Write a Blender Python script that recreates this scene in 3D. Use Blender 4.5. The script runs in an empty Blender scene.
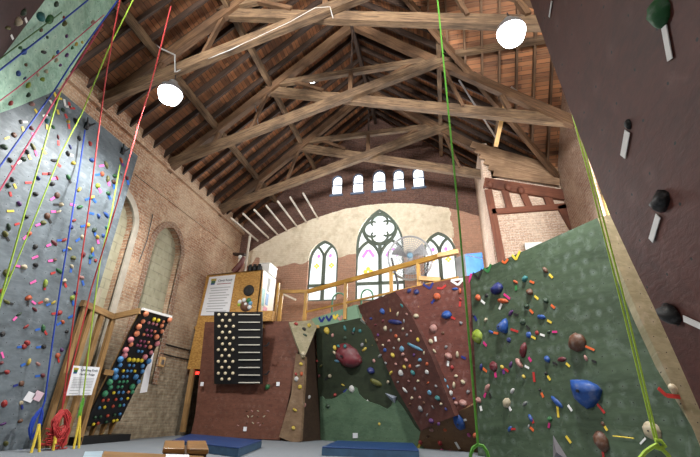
import bpy, bmesh, math, random
from mathutils import Vector, Matrix
random.seed(7)
S = bpy.context.scene
COL = S.collection
V = Vector
# ------------------------------------------------------------------ camera
f, yaw, pitch, roll, CZ = 392.15, -0.23148, 0.43678, 0.02764, 0.70
F_ = V((math.sin(yaw)*math.cos(pitch), math.cos(yaw)*math.cos(pitch), math.sin(pitch)))
R_ = V((math.cos(yaw), -math.sin(yaw), 0)); U_ = R_.cross(F_)
R2 = math.cos(roll)*R_ + math.sin(roll)*U_
U2 = -math.sin(roll)*R_ + math.cos(roll)*U_
EYE = V((0, 0, CZ))
cam = bpy.data.cameras.new('camera'); camo = bpy.data.objects.new('camera', cam); COL.objects.link(camo)
M = Matrix((R2, U2, -F_)).transposed().to_4x4(); M.translation = EYE
camo.matrix_world = M
cam.sensor_width = 36; cam.lens = f*36/700; cam.clip_start = 0.05; cam.clip_end = 200
S.camera = camo
def ray(x, y): return F_ + R2*((x-350)/f) - U2*((y-228.5)/f)
def aX(x, y, v): d = ray(x, y); return EYE + d*((v-EYE.x)/d.x)
def aY(x, y, v): d = ray(x, y); return EYE + d*((v-EYE.y)/d.y)
def aZ(x, y, v): d = ray(x, y); return EYE + d*((v-EYE.z)/d.z)
class Plane:
    def __init__(s, a, b, c, depth=0.12):
        s.p = V(a); n = (V(b)-V(a)).cross(V(c)-V(a)).normalized()
        if n.dot(EYE-s.p) < 0: n = -n
        s.n = n; s.depth = depth
        up = V((0, 0, 1)) if abs(n.z) < .95 else V((0, 1, 0))
        s.v = (up - n*up.dot(n)).normalized(); s.u = s.v.cross(n).normalized()
    def at(s, x, y, off=0.0):
        d = ray(x, y); p = s.p + s.n*off
        return EYE + d*((p-EYE).dot(s.n)/d.dot(s.n))
    def basis(s): return Matrix((s.u, s.v, s.n)).transposed()
# ------------------------------------------------------------------ materials
def nt(name):
    m = bpy.data.materials.new(name); m.use_nodes = True
    n = m.node_tree; n.nodes.clear()
    o = n.nodes.new('ShaderNodeOutputMaterial'); b = n.nodes.new('ShaderNodeBsdfPrincipled')
    n.links.new(b.outputs[0], o.inputs[0])
    return m, n, b
def N(n, t, **k):
    x = n.nodes.new('ShaderNode'+t)
    for a, v in k.items(): setattr(x, a, v)
    return x
def inp(n, node, i, v):
    if hasattr(v, 'is_output') or isinstance(v, bpy.types.NodeSocket): n.links.new(v, node.inputs[i])
    else: node.inputs[i].default_value = v
def math_(n, op, a, b=0.0, c=None):
    x = N(n, 'Math', operation=op); inp(n, x, 0, a); inp(n, x, 1, b)
    if c is not None: inp(n, x, 2, c)
    return x.outputs[0]
def mix(n, fac, a, b, mode='MIX'):
    x = N(n, 'Mix', data_type='RGBA', blend_type=mode)
    inp(n, x, 0, fac)
    for i, v in ((6, a), (7, b)):
        if isinstance(v, tuple): v = (*v[:3], 1)
        inp(n, x, i, v)
    return x.outputs[2]
def ramp(n, fac, a, b, ca=(0, 0, 0), cb=(1, 1, 1)):
    x = N(n, 'ValToRGB'); inp(n, x, 0, fac)
    x.color_ramp.elements[0].position = a; x.color_ramp.elements[1].position = b
    x.color_ramp.elements[0].color = (*ca, 1); x.color_ramp.elements[1].color = (*cb, 1)
    return x.outputs[0]
def noise(n, vec, scale, detail=4, rough=.55, dist=0.0):
    x = N(n, 'TexNoise'); inp(n, x, 'Vector', vec); x.inputs['Scale'].default_value = scale
    x.inputs['Detail'].default_value = detail; x.inputs['Roughness'].default_value = rough; x.inputs['Distortion'].default_value = dist
    return x.outputs[0]
def mapping(n, vec, scale=(1, 1, 1), loc=(0, 0, 0)):
    x = N(n, 'Mapping'); inp(n, x, 0, vec); x.inputs['Scale'].default_value = scale; x.inputs['Location'].default_value = loc
    return x.outputs[0]
def bump(n, b, h, s=.3, d=.02):
    x = N(n, 'Bump'); x.inputs['Strength'].default_value = s; x.inputs['Distance'].default_value = d
    inp(n, x, 'Height', h); n.links.new(x.outputs[0], b.inputs['Normal'])
def objc(n): return N(n, 'TexCoord').outputs['Object']
def uvc(n): return N(n, 'TexCoord').outputs['UV']
_mc = {}
def plain(name, c, rough=.6, metal=0.0, var=.12, scale=14):
    if name in _mc: return _mc[name]
    m, n, b = nt(name)
    k = noise(n, objc(n), scale, 3)
    col = mix(n, k, tuple(x*(1-var) for x in c), tuple(min(1, x*(1+var)) for x in c))
    n.links.new(col, b.inputs['Base Color']); b.inputs['Roughness'].default_value = rough; b.inputs['Metallic'].default_value = metal
    _mc[name] = m; return m
def wood(name, c1, c2, rough=.7, sx=1.2, sy=16):
    m, n, b = nt(name)
    oi = N(n, 'ObjectInfo')
    v = mapping(n, uvc(n), (sx, sy, 1))
    add = N(n, 'VectorMath', operation='ADD'); n.links.new(v, add.inputs[0]); n.links.new(oi.outputs['Random'], add.inputs[1])
    k = noise(n, add.outputs[0], 2.2, 5, .62, .4)
    k2 = noise(n, objc(n), 1.3, 3)
    col = mix(n, ramp(n, k, .32, .72), c1, c2)
    col = mix(n, ramp(n, k2, .45, .75), col, tuple(x*.55 for x in c1))
    n.links.new(col, b.inputs['Base Color']); b.inputs['Roughness'].default_value = rough
    bump(n, b, k, .35, .01); return m
def brick(name, axis, c1, c2, mortar, patch, patch_amt=.5, bw=.225, bh=.075, post=None):
    m, n, b = nt(name)
    o = objc(n); sp = N(n, 'SeparateXYZ'); n.links.new(o, sp.inputs[0])
    cb = N(n, 'CombineXYZ'); n.links.new(sp.outputs[axis], cb.inputs[0]); n.links.new(sp.outputs[2], cb.inputs[1])
    t = N(n, 'TexBrick'); wob = noise(n, o, 3, 2)
    vv = N(n, 'VectorMath', operation='MULTIPLY_ADD'); n.links.new(wob, vv.inputs[0]); vv.inputs[1].default_value = (.04, .03, 0); n.links.new(cb.outputs[0], vv.inputs[2])
    n.links.new(vv.outputs[0], t.inputs['Vector']); t.inputs['Scale'].default_value = 1
    t.inputs['Brick Width'].default_value = bw; t.inputs['Row Height'].default_value = bh
    t.inputs['Mortar Size'].default_value = .011; t.inputs['Mortar Smooth'].default_value = .3
    t.inputs['Color1'].default_value = (*c1, 1); t.inputs['Color2'].default_value = (*c2, 1); t.inputs['Mortar'].default_value = (*mortar, 1)
    k1 = noise(n, o, .9, 6, .65, .6); k2 = noise(n, o, 7, 5, .7); k3 = noise(n, o, 28, 2)
    col = mix(n, ramp(n, k3, .4, .7), t.outputs[0], tuple(x*.62 for x in c2))
    col = mix(n, math_(n, 'MULTIPLY', ramp(n, k1, .46, .62), patch_amt), col, patch)
    col = mix(n, math_(n, 'MULTIPLY', ramp(n, k2, .55, .72), .55), col, tuple(min(1, x*1.35) for x in patch))
    if post: col = post(n, o, sp, col, k1, k2)
    n.links.new(col, b.inputs['Base Color']); b.inputs['Roughness'].default_value = .9
    h = math_(n, 'ADD', t.outputs[1], math_(n, 'MULTIPLY', k2, -.6))
    bump(n, b, math_(n, 'MULTIPLY', h, -1), .6, .02); return m
def panelmat(name, ca, cb, chalk=None, chalk_amt=.3, nut=.2, scale=1.6, rough=.75, chs=5.0, chlo=.6, chhi=.75, streak=(1, 1.8, 1)):
    """painted climbing panel: brushed paint, chalk and a grid of bolt holes"""
    m, n, b = nt(name); u = uvc(n)
    k = noise(n, mapping(n, u, streak), scale, 6, .62, .8); k2 = noise(n, mapping(n, u, (1, 2.4, 1)), scale*5, 4, .6, .5)
    col = mix(n, ramp(n, k, .32, .7), ca, cb)
    col = mix(n, math_(n, 'MULTIPLY', ramp(n, k2, .42, .75), .35), col, tuple(min(1, x*1.5) for x in cb))
    if chalk:
        k3 = noise(n, u, chs, 5, .65, .9)
        col = mix(n, math_(n, 'MULTIPLY', ramp(n, k3, chlo, chhi), chalk_amt), col, chalk)
    sp = N(n, 'SeparateXYZ'); n.links.new(u, sp.inputs[0])
    jit = noise(n, u, 2.3, 1)
    row = math_(n, 'FLOOR', math_(n, 'DIVIDE', sp.outputs[1], nut))
    ux = math_(n, 'ADD', math_(n, 'DIVIDE', sp.outputs[0], nut), math_(n, 'ADD', math_(n, 'MULTIPLY', row, .5), math_(n, 'MULTIPLY', jit, .7)))
    a = math_(n, 'SUBTRACT', math_(n, 'FRACT', ux), .5)
    c = math_(n, 'SUBTRACT', math_(n, 'FRACT', math_(n, 'DIVIDE', sp.outputs[1], nut)), .5)
    d = math_(n, 'SQRT', math_(n, 'ADD', math_(n, 'MULTIPLY', a, a), math_(n, 'MULTIPLY', c, c)))
    if chalk:
        d2 = math_(n, 'ADD', d, math_(n, 'MULTIPLY', math_(n, 'SUBTRACT', noise(n, u, 9, 3), .5), .55))
        halo = math_(n, 'MULTIPLY', ramp(n, d2, .03, .36, (1, 1, 1), (0, 0, 0)), ramp(n, noise(n, u, 2.1, 3), .42, .68))
        col = mix(n, math_(n, 'MULTIPLY', halo, chalk_amt*.9), col, chalk)
    col = mix(n, math_(n, 'LESS_THAN', d, .0075/nut), col, (.008, .007, .006))
    n.links.new(col, b.inputs['Base Color']); b.inputs['Roughness'].default_value = rough
    bump(n, b, math_(n, 'ADD', k2, k), .25, .012); return m
def emit(name, c, s):
    m, n, b = nt(name); b.inputs['Base Color'].default_value = (*c, 1)
    b.inputs['Emission Color'].default_value = (*c, 1); b.inputs['Emission Strength'].default_value = s
    return m

# ------------------------------------------------------------------ mesh builder
WL = {}
def P3(p): return V(p)
class MB:
    def __init__(s): s.v = []; s.f = []; s.uv = []; s.mi = []; s.k = 0
    def face(s, pts, uvs=None):
        i = len(s.v); s.v += [V(p) for p in pts]; s.f.append(list(range(i, i+len(pts))))
        s.uv.append(uvs or [(0, 0)]*len(pts)); s.mi.append(s.k)
    def hexa(s, c, lens=None):
        """c: 8 corners (bottom 0-3, top 4-7)"""
        for q in ((3, 2, 1, 0), (4, 5, 6, 7), (0, 1, 5, 4), (1, 2, 6, 5), (2, 3, 7, 6), (3, 0, 4, 7)):
            p = [V(c[i]) for i in q]
            a = (p[1]-p[0]).length; b = (p[3]-p[0]).length
            if a >= b: uv = [(0, 0), (a, 0), (a, b), (0, b)]
            else: uv = [(0, 0), (0, a), (b, a), (b, 0)]
            off = random.random()*7
            s.face(p, [(x+off, y+off) for x, y in uv])
        return s
    def box(s, lo, hi):
        x0, y0, z0 = lo; x1, y1, z1 = hi
        s.hexa([(x0, y0, z0), (x1, y0, z0), (x1, y1, z0), (x0, y1, z0), (x0, y0, z1), (x1, y0, z1), (x1, y1, z1), (x0, y1, z1)])
        return s
    def beam(s, a, b, w, h, up=(0, 0, 1)):
        a = V(a); b = V(b); d = (b-a).normalized(); up = V(up)
        x = d.cross(up)
        if x.length < 1e-4: x = d.cross(V((1, 0, 0)))
        x.normalize(); y = x.cross(d)
        x = x*w/2; y = y*h/2
        s.hexa([a-x-y, a+x-y, a+x+y, a-x+y, b-x-y, b+x-y, b+x+y, b-x+y]); return s
    def tube(s, pts, r, n=6, close=False):
        pts = [V(p) for p in pts]; rings = []; L = 0
        m = len(pts); ref = None
        for i, p in enumerate(pts):
            d = ((pts[(i+1) % m] if (close or i < m-1) else p) - (pts[i-1] if (close or i > 0) else p)).normalized()
            if ref is None: ref = V((0, 0, 1)) if abs(d.z) < .9 else V((1, 0, 0))
            x = d.cross(ref).normalized(); y = x.cross(d); ref = y
            rr = r[i] if isinstance(r, (list, tuple)) else r
            rings.append([p + x*rr*math.cos(2*math.pi*k/n) + y*rr*math.sin(2*math.pi*k/n) for k in range(n)])
        for i in range(m if close else m-1):
            A = rings[i]; B = rings[(i+1) % m]; l = (pts[(i+1) % m]-pts[i]).length
            for k in range(n):
                s.face([A[k], A[(k+1) % n], B[(k+1) % n], B[k]], [(L, k/n), (L, (k+1)/n), (L+l, (k+1)/n), (L+l, k/n)])
            L += l
        if not close: s.face(rings[0][::-1]); s.face(rings[-1])
        return s
    def lathe(s, c, prof, axis=(0, 0, 1), n=20):
        c = V(c); ax = V(axis).normalized(); t = V((1, 0, 0)) if abs(ax.x) < .9 else V((0, 1, 0))
        x = ax.cross(t).normalized(); y = ax.cross(x)
        R = [[c + ax*z + (x*math.cos(2*math.pi*k/n) + y*math.sin(2*math.pi*k/n))*max(r, 1e-4) for k in range(n)] for r, z in prof]
        for A, B in zip(R, R[1:]):
            for k in range(n): s.face([A[k], A[(k+1) % n], B[(k+1) % n], B[k]])
        s.face(R[0][::-1]); s.face(R[-1]); return s
    def prism(s, pts, vec, u=None, v=None):
        pts = [V(p) for p in pts]; vec = V(vec)
        n = V((0, 0, 0))
        for i in range(len(pts)): n += (pts[i]-pts[0]).cross(pts[(i+1) % len(pts)]-pts[0])
        n.normalize()
        if n.dot(vec) > 0: pts = pts[::-1]; n = -n
        if u is None:
            up = V((0, 0, 1)) if abs(n.z) < .95 else V((0, 1, 0))
            v = (up-n*up.dot(n)).normalized(); u = v.cross(n)
        uv = [(p.dot(u), p.dot(v)) for p in pts]
        s.face(pts, uv); q = [p+vec for p in pts]; s.face(q[::-1], uv[::-1])
        for i in range(len(pts)):
            j = (i+1) % len(pts); s.face([pts[j], pts[i], q[i], q[j]], [uv[j], uv[i], (uv[i][0]+.05, uv[i][1]+.05), (uv[j][0]+.05, uv[j][1]+.05)])
        return s
    def ball(s, c, r, sq=(1, 1, 1), basis=None, seg=10, rings=7):
        c = V(c); rr = []
        for i in range(rings+1):
            th = math.pi*i/rings
            row = []
            for k in range(seg):
                p = V((math.sin(th)*math.cos(2*math.pi*k/seg)*sq[0], math.sin(th)*math.sin(2*math.pi*k/seg)*sq[1], math.cos(th)*sq[2]))*r
                if basis: p = basis @ p
                row.append(c+p)
            rr.append(row)
        for A, B in zip(rr, rr[1:]):
            for k in range(seg): s.face([A[k], B[k], B[(k+1) % seg], A[(k+1) % seg]])
        return s
    def mesh(s, name, mats, org, smooth=False):
        me = bpy.data.meshes.new(name)
        me.from_pydata([p-org for p in s.v], [], s.f)
        ul = me.uv_layers.new(name='UVMap'); i = 0
        for fuv in s.uv:
            for t in fuv: ul.data[i].uv = t; i += 1
        for m in mats: me.materials.append(m)
        for p, k in zip(me.polygons, s.mi): p.material_index = k
        bm = bmesh.new(); bm.from_mesh(me); bmesh.ops.remove_doubles(bm, verts=bm.verts, dist=1e-5)
        bmesh.ops.recalc_face_normals(bm, faces=bm.faces)
        if smooth:
            for fc in bm.faces: fc.smooth = True
        bm.to_mesh(me); bm.free()
        if smooth:
            try: me.set_sharp_from_angle(angle=.7)
            except Exception: pass
        return me
    def build(s, name, mat, parent=None, org=None, smooth=False, bevel=0):
        mats = mat if isinstance(mat, (list, tuple)) else [mat]
        if parent is not None: org = WL[parent.name]
        elif org is None:
            lo = V((min(p.x for p in s.v), min(p.y for p in s.v), min(p.z for p in s.v)))
            hi = V((max(p.x for p in s.v), max(p.y for p in s.v), 0)); org = V(((lo.x+hi.x)/2, (lo.y+hi.y)/2, lo.z))
        org = V(org)
        o = bpy.data.objects.new(name, s.mesh(name, mats, org, smooth)); COL.objects.link(o)
        if parent is not None: o.parent = parent
        else: o.location = org
        WL[o.name] = org
        if bevel:
            bv = o.modifiers.new('bevel', 'BEVEL'); bv.width = bevel; bv.segments = 2; bv.limit_method = 'ANGLE'
        return o
def thing(name, label, cat, loc, group=None):
    o = bpy.data.objects.new(name, None); COL.objects.link(o); o.location = V(loc); o.empty_display_size = .1
    WL[o.name] = V(loc); tag(o, label, cat, group); return o
def tag(o, label, cat, group=None):
    o['label'] = label; o['category'] = cat
    if group: o['group'] = group
    return o
def struct(o): o['kind'] = 'structure'; return o
def lab(o, t): o['label'] = t; return o
ORD = ['topmost', 'second', 'third', 'fourth', 'fifth', 'sixth', 'seventh', 'eighth', 'ninth', 'tenth', 'eleventh', 'twelfth', 'thirteenth', 'fourteenth', 'fifteenth', 'sixteenth', 'seventeenth', 'eighteenth', 'nineteenth', 'twentieth']

# ------------------------------------------------------------------ dimensions
XL, XR, YF = -7.17, 3.50, 12.44
XC, ZE, ZC = -1.972, 6.77, 8.365
TY = [5.45, 7.98, 10.76]
SL = .873
def roofz(x, base=7.2): return base + SL*(x-XL) if x < XC else base + SL*((2*XC-XL)-x)
# ------------------------------------------------------------------ material set
M_old = wood('old_timber', (.05, .027, .015), (.28, .18, .10))
M_mid = wood('brown_timber', (.07, .034, .016), (.20, .11, .055))
M_dark = wood('dark_timber', (.022, .012, .008), (.06, .032, .02))
M_pine = wood('yellow_pine', (.36, .18, .025), (.62, .35, .065), .5)
M_new = wood('new_lumber', (.55, .32, .12), (.75, .5, .24), .6)
M_red = wood('red_brown_timber', (.13, .04, .022), (.24, .085, .045))
M_white = wood('painted_lath', (.55, .5, .42), (.78, .74, .66))
M_stud = wood('stud_lumber', (.22, .12, .04), (.44, .26, .1))
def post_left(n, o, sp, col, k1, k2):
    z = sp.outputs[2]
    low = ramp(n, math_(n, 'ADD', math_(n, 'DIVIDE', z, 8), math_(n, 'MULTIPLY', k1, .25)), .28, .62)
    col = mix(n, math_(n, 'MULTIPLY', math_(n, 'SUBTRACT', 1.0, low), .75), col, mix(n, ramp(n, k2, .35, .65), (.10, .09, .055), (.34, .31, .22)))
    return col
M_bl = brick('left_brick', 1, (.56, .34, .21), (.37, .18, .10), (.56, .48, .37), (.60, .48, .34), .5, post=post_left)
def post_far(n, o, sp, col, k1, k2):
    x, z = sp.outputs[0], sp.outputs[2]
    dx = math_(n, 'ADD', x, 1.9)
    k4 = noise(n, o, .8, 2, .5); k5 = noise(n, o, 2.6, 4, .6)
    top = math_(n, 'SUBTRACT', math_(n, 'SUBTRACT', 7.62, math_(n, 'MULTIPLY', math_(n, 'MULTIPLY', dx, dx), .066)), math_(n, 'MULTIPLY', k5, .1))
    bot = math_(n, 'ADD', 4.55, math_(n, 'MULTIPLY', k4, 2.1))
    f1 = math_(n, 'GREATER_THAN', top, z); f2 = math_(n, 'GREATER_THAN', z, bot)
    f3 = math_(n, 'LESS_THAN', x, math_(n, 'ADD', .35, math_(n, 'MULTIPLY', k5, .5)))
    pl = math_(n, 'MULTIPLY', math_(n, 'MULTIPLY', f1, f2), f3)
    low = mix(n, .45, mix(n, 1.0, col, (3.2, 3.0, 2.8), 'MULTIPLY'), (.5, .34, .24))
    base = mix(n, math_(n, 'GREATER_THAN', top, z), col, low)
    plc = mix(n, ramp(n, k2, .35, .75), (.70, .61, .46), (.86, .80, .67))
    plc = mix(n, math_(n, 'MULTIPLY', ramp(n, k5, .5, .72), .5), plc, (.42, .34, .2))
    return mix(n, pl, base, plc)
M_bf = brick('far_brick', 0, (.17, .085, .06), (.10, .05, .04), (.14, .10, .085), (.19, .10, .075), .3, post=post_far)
M_br = brick('right_brick', 1, (.50, .33, .24), (.36, .2, .14), (.52, .44, .36), (.55, .42, .32), .6)
M_bi = brick('pale_brick', 0, (.70, .52, .40), (.58, .40, .30), (.74, .64, .54), (.74, .62, .5), .6)
M_arch = brick('arch_brick', 1, (.36, .2, .12), (.22, .11, .07), (.4, .34, .27), (.42, .3, .2), .3, bw=.11, bh=.09)
# blocked niche infill
m, n, b = nt('greenish_block_infill'); o_ = objc(n); sp = N(n, 'SeparateXYZ'); n.links.new(o_, sp.inputs[0]); cb = N(n, 'CombineXYZ')
n.links.new(sp.outputs[1], cb.inputs[0]); n.links.new(sp.outputs[2], cb.inputs[1]); t = N(n, 'TexBrick'); n.links.new(cb.outputs[0], t.inputs['Vector'])
t.inputs['Scale'].default_value = 1; t.inputs['Brick Width'].default_value = .46; t.inputs['Row Height'].default_value = .22; t.inputs['Mortar Size'].default_value = .014
t.inputs['Color1'].default_value = (.38, .36, .25, 1); t.inputs['Color2'].default_value = (.32, .31, .21, 1); t.inputs['Mortar'].default_value = (.25, .24, .17, 1)
n.links.new(mix(n, ramp(n, noise(n, o_, 6, 5), .4, .7), t.outputs[0], (.42, .40, .29)), b.inputs['Base Color']); b.inputs['Roughness'].default_value = .9
M_block = m
M_stone = plain('white_arch_plaster', (.44, .40, .33), .85, var=.3, scale=6)
# roof boards
m, n, b = nt('roof_boards'); u = uvc(n); t = N(n, 'TexBrick'); n.links.new(u, t.inputs['Vector'])
t.inputs['Scale'].default_value = 1; t.inputs['Brick Width'].default_value = .95; t.inputs['Row Height'].default_value = .11; t.inputs['Mortar Size'].default_value = .008
t.inputs['Color1'].default_value = (.46, .18, .07, 1); t.inputs['Color2'].default_value = (.075, .024, .012, 1); t.inputs['Mortar'].default_value = (.03, .015, .01, 1); t.offset = .37
k = noise(n, mapping(n, u, (1.2, 14, 1)), 2, 5, .65); k2 = noise(n, u, .8, 4)
c = mix(n, ramp(n, k, .4, .75), t.outputs[0], (.28, .15, .075)); c = mix(n, math_(n, 'MULTIPLY', ramp(n, k2, .45, .7), .6), c, (.10, .045, .025))
n.links.new(c, b.inputs['Base Color']); b.inputs['Roughness'].default_value = .8; bump(n, b, t.outputs[1], -.4, .01); M_roof = m
# OSB
m, n, b = nt('plywood_osb'); v = N(n, 'TexVoronoi'); inp(n, v, 'Vector', mapping(n, objc(n), (9, 9, 22))); v.inputs['Scale'].default_value = 2.2
c = mix(n, ramp(n, v.outputs['Color'], .15, .85), (.34, .16, .03), (.55, .31, .08)); n.links.new(c, b.inputs['Base Color']); b.inputs['Roughness'].default_value = .6; M_osb = m
M_grey = panelmat('grey_wall_paint', (.06, .076, .088), (.15, .185, .21), (.32, .37, .41), .45, .21, 1.1, .6)
M_mint = panelmat('mint_wall_paint', (.13, .26, .185), (.33, .5, .39), (.55, .68, .6), .45, .22, 2.2, .6)
M_near = panelmat('maroon_wall_paint', (.05, .010, .006), (.098, .022, .013), (.28, .15, .125), .3, .225, 2.4, .62, 4.2, .62, .80, (1, 1, 1))
M_green = panelmat('green_wall_paint', (.020, .040, .018), (.068, .106, .062), (.24, .30, .27), .5, .2, 1.0, .6, 4.5, .56, .8, (.45, 2.4, 1))
M_greenl = panelmat('light_green_paint', (.17, .155, .085), (.30, .265, .17), (.44, .38, .3), .55, .2, 1.3)
M_red_a = panelmat('red_brown_paint', (.045, .012, .008), (.085, .026, .018), (.26, .16, .14), .3, .16, 2.0)
M_red_b = panelmat('brick_red_paint', (.085, .021, .014), (.15, .045, .032), (.36, .22, .2), .4, .17, 2.0)
M_kick = panelmat('kick_board_paint', (.10, .05, .022), (.16, .085, .038), (.22, .15, .1), .25, .2)
M_dgreen = panelmat('dark_green_paint', (.011, .018, .007), (.024, .036, .016), (.06, .085, .05), .3, .2)
M_lgreen = panelmat('sea_green_paint', (.055, .105, .06), (.10, .17, .10), (.16, .24, .17), .3, .2)
M_brown = panelmat('brown_wall_paint', (.085, .027, .014), (.15, .056, .034), (.3, .19, .15), .3, .17)
M_aret = panelmat('worn_brown_paint', (.13, .075, .04), (.24, .16, .095), (.36, .28, .2), .4, .3)
M_gap = panelmat('black_brown_paint', (.03, .015, .008), (.05, .028, .016), None, 0, .2)
M_white_p = plain('white_paint', (.8, .8, .78), .5, var=.04)
M_paper = plain('white_paper', (.78, .80, .84), .5, var=.03)
M_black = plain('black_paint', (.005, .005, .006), .55)
M_bmet = plain('dark_metal', (.06, .06, .065), .4, .8)
M_gmet = plain('grey_metal', (.42, .43, .45), .35, .8)
M_blue_mat = plain('blue_vinyl', (.008, .04, .145), .42, var=.25, scale=5)
M_blue_side = plain('worn_blue_vinyl', (.03, .075, .14), .6, var=.5, scale=9)
M_ink = plain('dark_print', (.12, .13, .15), .7)
M_ink2 = plain('grey_print', (.42, .44, .47), .7)
HC = {'black': (.012, .012, .013), 'red': (.48, .028, .025), 'dkred': (.2, .018, .03), 'orange': (.72, .13, .03), 'yellow': (.78, .58, .06), 'lime': (.36, .5, .03),
      'green': (.03, .2, .055), 'dkgreen': (.018, .06, .025), 'olive': (.17, .17, .03), 'teal': (.02, .23, .24), 'blue': (.015, .11, .48), 'navy': (.012, .025, .2),
      'purple': (.13, .03, .2), 'pink': (.82, .12, .42), 'cream': (.72, .62, .42), 'white': (.82, .82, .8), 'brown': (.17, .065, .028), 'grey': (.3, .31, .32),
      'salmon': (.6, .3, .26), 'ltblue': (.16, .42, .62), 'magenta': (.65, .03, .22)}
HN = {'dkred': 'dark red', 'dkgreen': 'dark green', 'ltblue': 'pale blue', 'navy': 'navy blue', 'salmon': 'pale pink', 'teal': 'teal'}
def cname(c): return HN.get(c, c)
def HM(c):
    nm = 'hold_'+cname(c).replace(' ', '_')
    if nm in _mc: return _mc[nm]
    m, n, b = nt(nm); o = objc(n); c_ = tuple(x*.6 for x in HC[c])
    oi = N(n, 'ObjectInfo'); ad = N(n, 'VectorMath', operation='ADD'); n.links.new(o, ad.inputs[0]); n.links.new(oi.outputs['Location'], ad.inputs[1])
    col = mix(n, noise(n, ad.outputs[0], 3, 3), tuple(x*.6 for x in c_), tuple(min(1, x*1.25) for x in c_))
    lum = .3+.5*sum(c_)/3
    col = mix(n, math_(n, 'MULTIPLY', ramp(n, noise(n, ad.outputs[0], 1.6, 4, .6), .5, .72), .55), col, tuple(.5*x+.5*lum for x in c_))
    n.links.new(col, b.inputs['Base Color']); b.inputs['Roughness'].default_value = .55; _mc[nm] = m; return m
def TM(c): return plain('tape_'+cname(c).replace(' ', '_'), HC[c], .55, var=.06)

# ------------------------------------------------------------------ room shell
def boolean(o, cutters):
    for c in cutters:
        md = o.modifiers.new('cut', 'BOOLEAN'); md.operation = 'DIFFERENCE'; md.object = c; md.solver = 'EXACT'
    bpy.context.view_layer.update()
    me = bpy.data.meshes.new_from_object(o.evaluated_get(bpy.context.evaluated_depsgraph_get()))
    o.modifiers.clear(); o.data = me
    for c in cutters: bpy.data.objects.remove(c, do_unlink=True)
def arch_pts(c, w, z0, zs, za, n=9, pointed=True):
    """outline (s, z) of an arch opening"""
    p = [(c-w/2, z0), (c+w/2, z0)]
    for i in range(n+1):
        t = i/n
        a = math.pi/2*t
        if pointed:
            h = za-zs; hw = w/2; R = (h*h+hw*hw)/(2*hw); th = math.asin(min(1, h/R)) if h <= R else math.pi-math.asin(h/R)
            if h > hw: th = math.acos((R-hw)/R)
            p.append((c-hw+ (2*hw-R) + R*math.cos(th*t), zs+R*math.sin(th*t)))
        else: p.append((c+w/2*math.cos(a), zs+(za-zs)*math.sin(a)))
    right = p[2:]
    return p[:2]+right+[(2*c-s_, z) for s_, z in right[::-1][1:]]
def onX(x, pts): return [V((x, s_, z)) for s_, z in pts]
def onY(y, pts): return [V((s_, y, z)) for s_, z in pts]
floor_m, n, b = nt('grey_matting'); o_ = objc(n)
t = N(n, 'TexBrick'); n.links.new(o_, t.inputs['Vector']); t.inputs['Scale'].default_value = 1; t.inputs['Brick Width'].default_value = 2.4; t.inputs['Row Height'].default_value = 1.2; t.inputs['Mortar Size'].default_value = .006
t.inputs['Color1'].default_value = (.19, .215, .24, 1); t.inputs['Color2'].default_value = (.17, .195, .22, 1); t.inputs['Mortar'].default_value = (.16, .18, .2, 1)
n.links.new(mix(n, ramp(n, noise(n, o_, 40, 3), .3, .8), t.outputs[0], (.22, .245, .27)), b.inputs['Base Color']); b.inputs['Roughness'].default_value = .85
struct(MB().box((XL-.4, -4, -.1), (XR+.4, YF+.4, 0)).build('floor', floor_m, org=(0, 0, 0)))
# left wall with two blind arches
wl = struct(MB().box((XL-.45, -4, 0), (XL, YF, 7.35)).build('wall_left', M_bl, org=(0, 0, 0)))
A2 = arch_pts(8.65, 1.14, 1.2, 4.55, 5.26); A1 = arch_pts(6.70, 1.16, 1.2, 4.55, 5.27)
boolean(wl, [MB().prism(onX(XL+.05, A), (-.3, 0, 0)).build('c', M_bl, org=(0, 0, 0)) for A in (A1, A2)])
struct(MB().box((XL-.40, -4, 6.72), (XL+.10, YF, 6.84)).build('trim_1', M_bl, org=(0, 0, 0)))
def ring(A, x0, d, w, c, name, mat):
    mb = MB(); a = A[1:]+A[:1]
    for p, q in zip(a[:-1], a[1:]):
        def out(t): 
            dy, dz = t[0]-c, max(t[1]-4.2, 0); l = math.hypot(dy, dz) or 1
            return (t[0]+dy/l*w, t[1]+dz/l*w)
        P, Q = out(p), out(q)
        mb.prism([(x0, *p), (x0, *q), (x0, *Q), (x0, *P)], (d, 0, 0))
    return struct(mb.build(name, mat, org=(0, 0, 0)))
for i, (A, c, s) in enumerate(((A1, 6.70, 0), (A2, 8.65, 1))):
    struct(MB().prism(onX(XL-.17, A), (-.05, 0, 0)).build('trim_%d' % (2+i*2), M_block, org=(0, 0, 0)))
    ring(A, XL-.03, .06 if i else .08, .17, c, 'trim_%d' % (3+i*2), M_arch if i else M_stone)
# thin ledge line in the brickwork
struct(MB().box((XL-.1, 6.9, 5.90), (XL+.035, YF, 5.95)).build('trim_6', M_bl, org=(0, 0, 0)))
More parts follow.
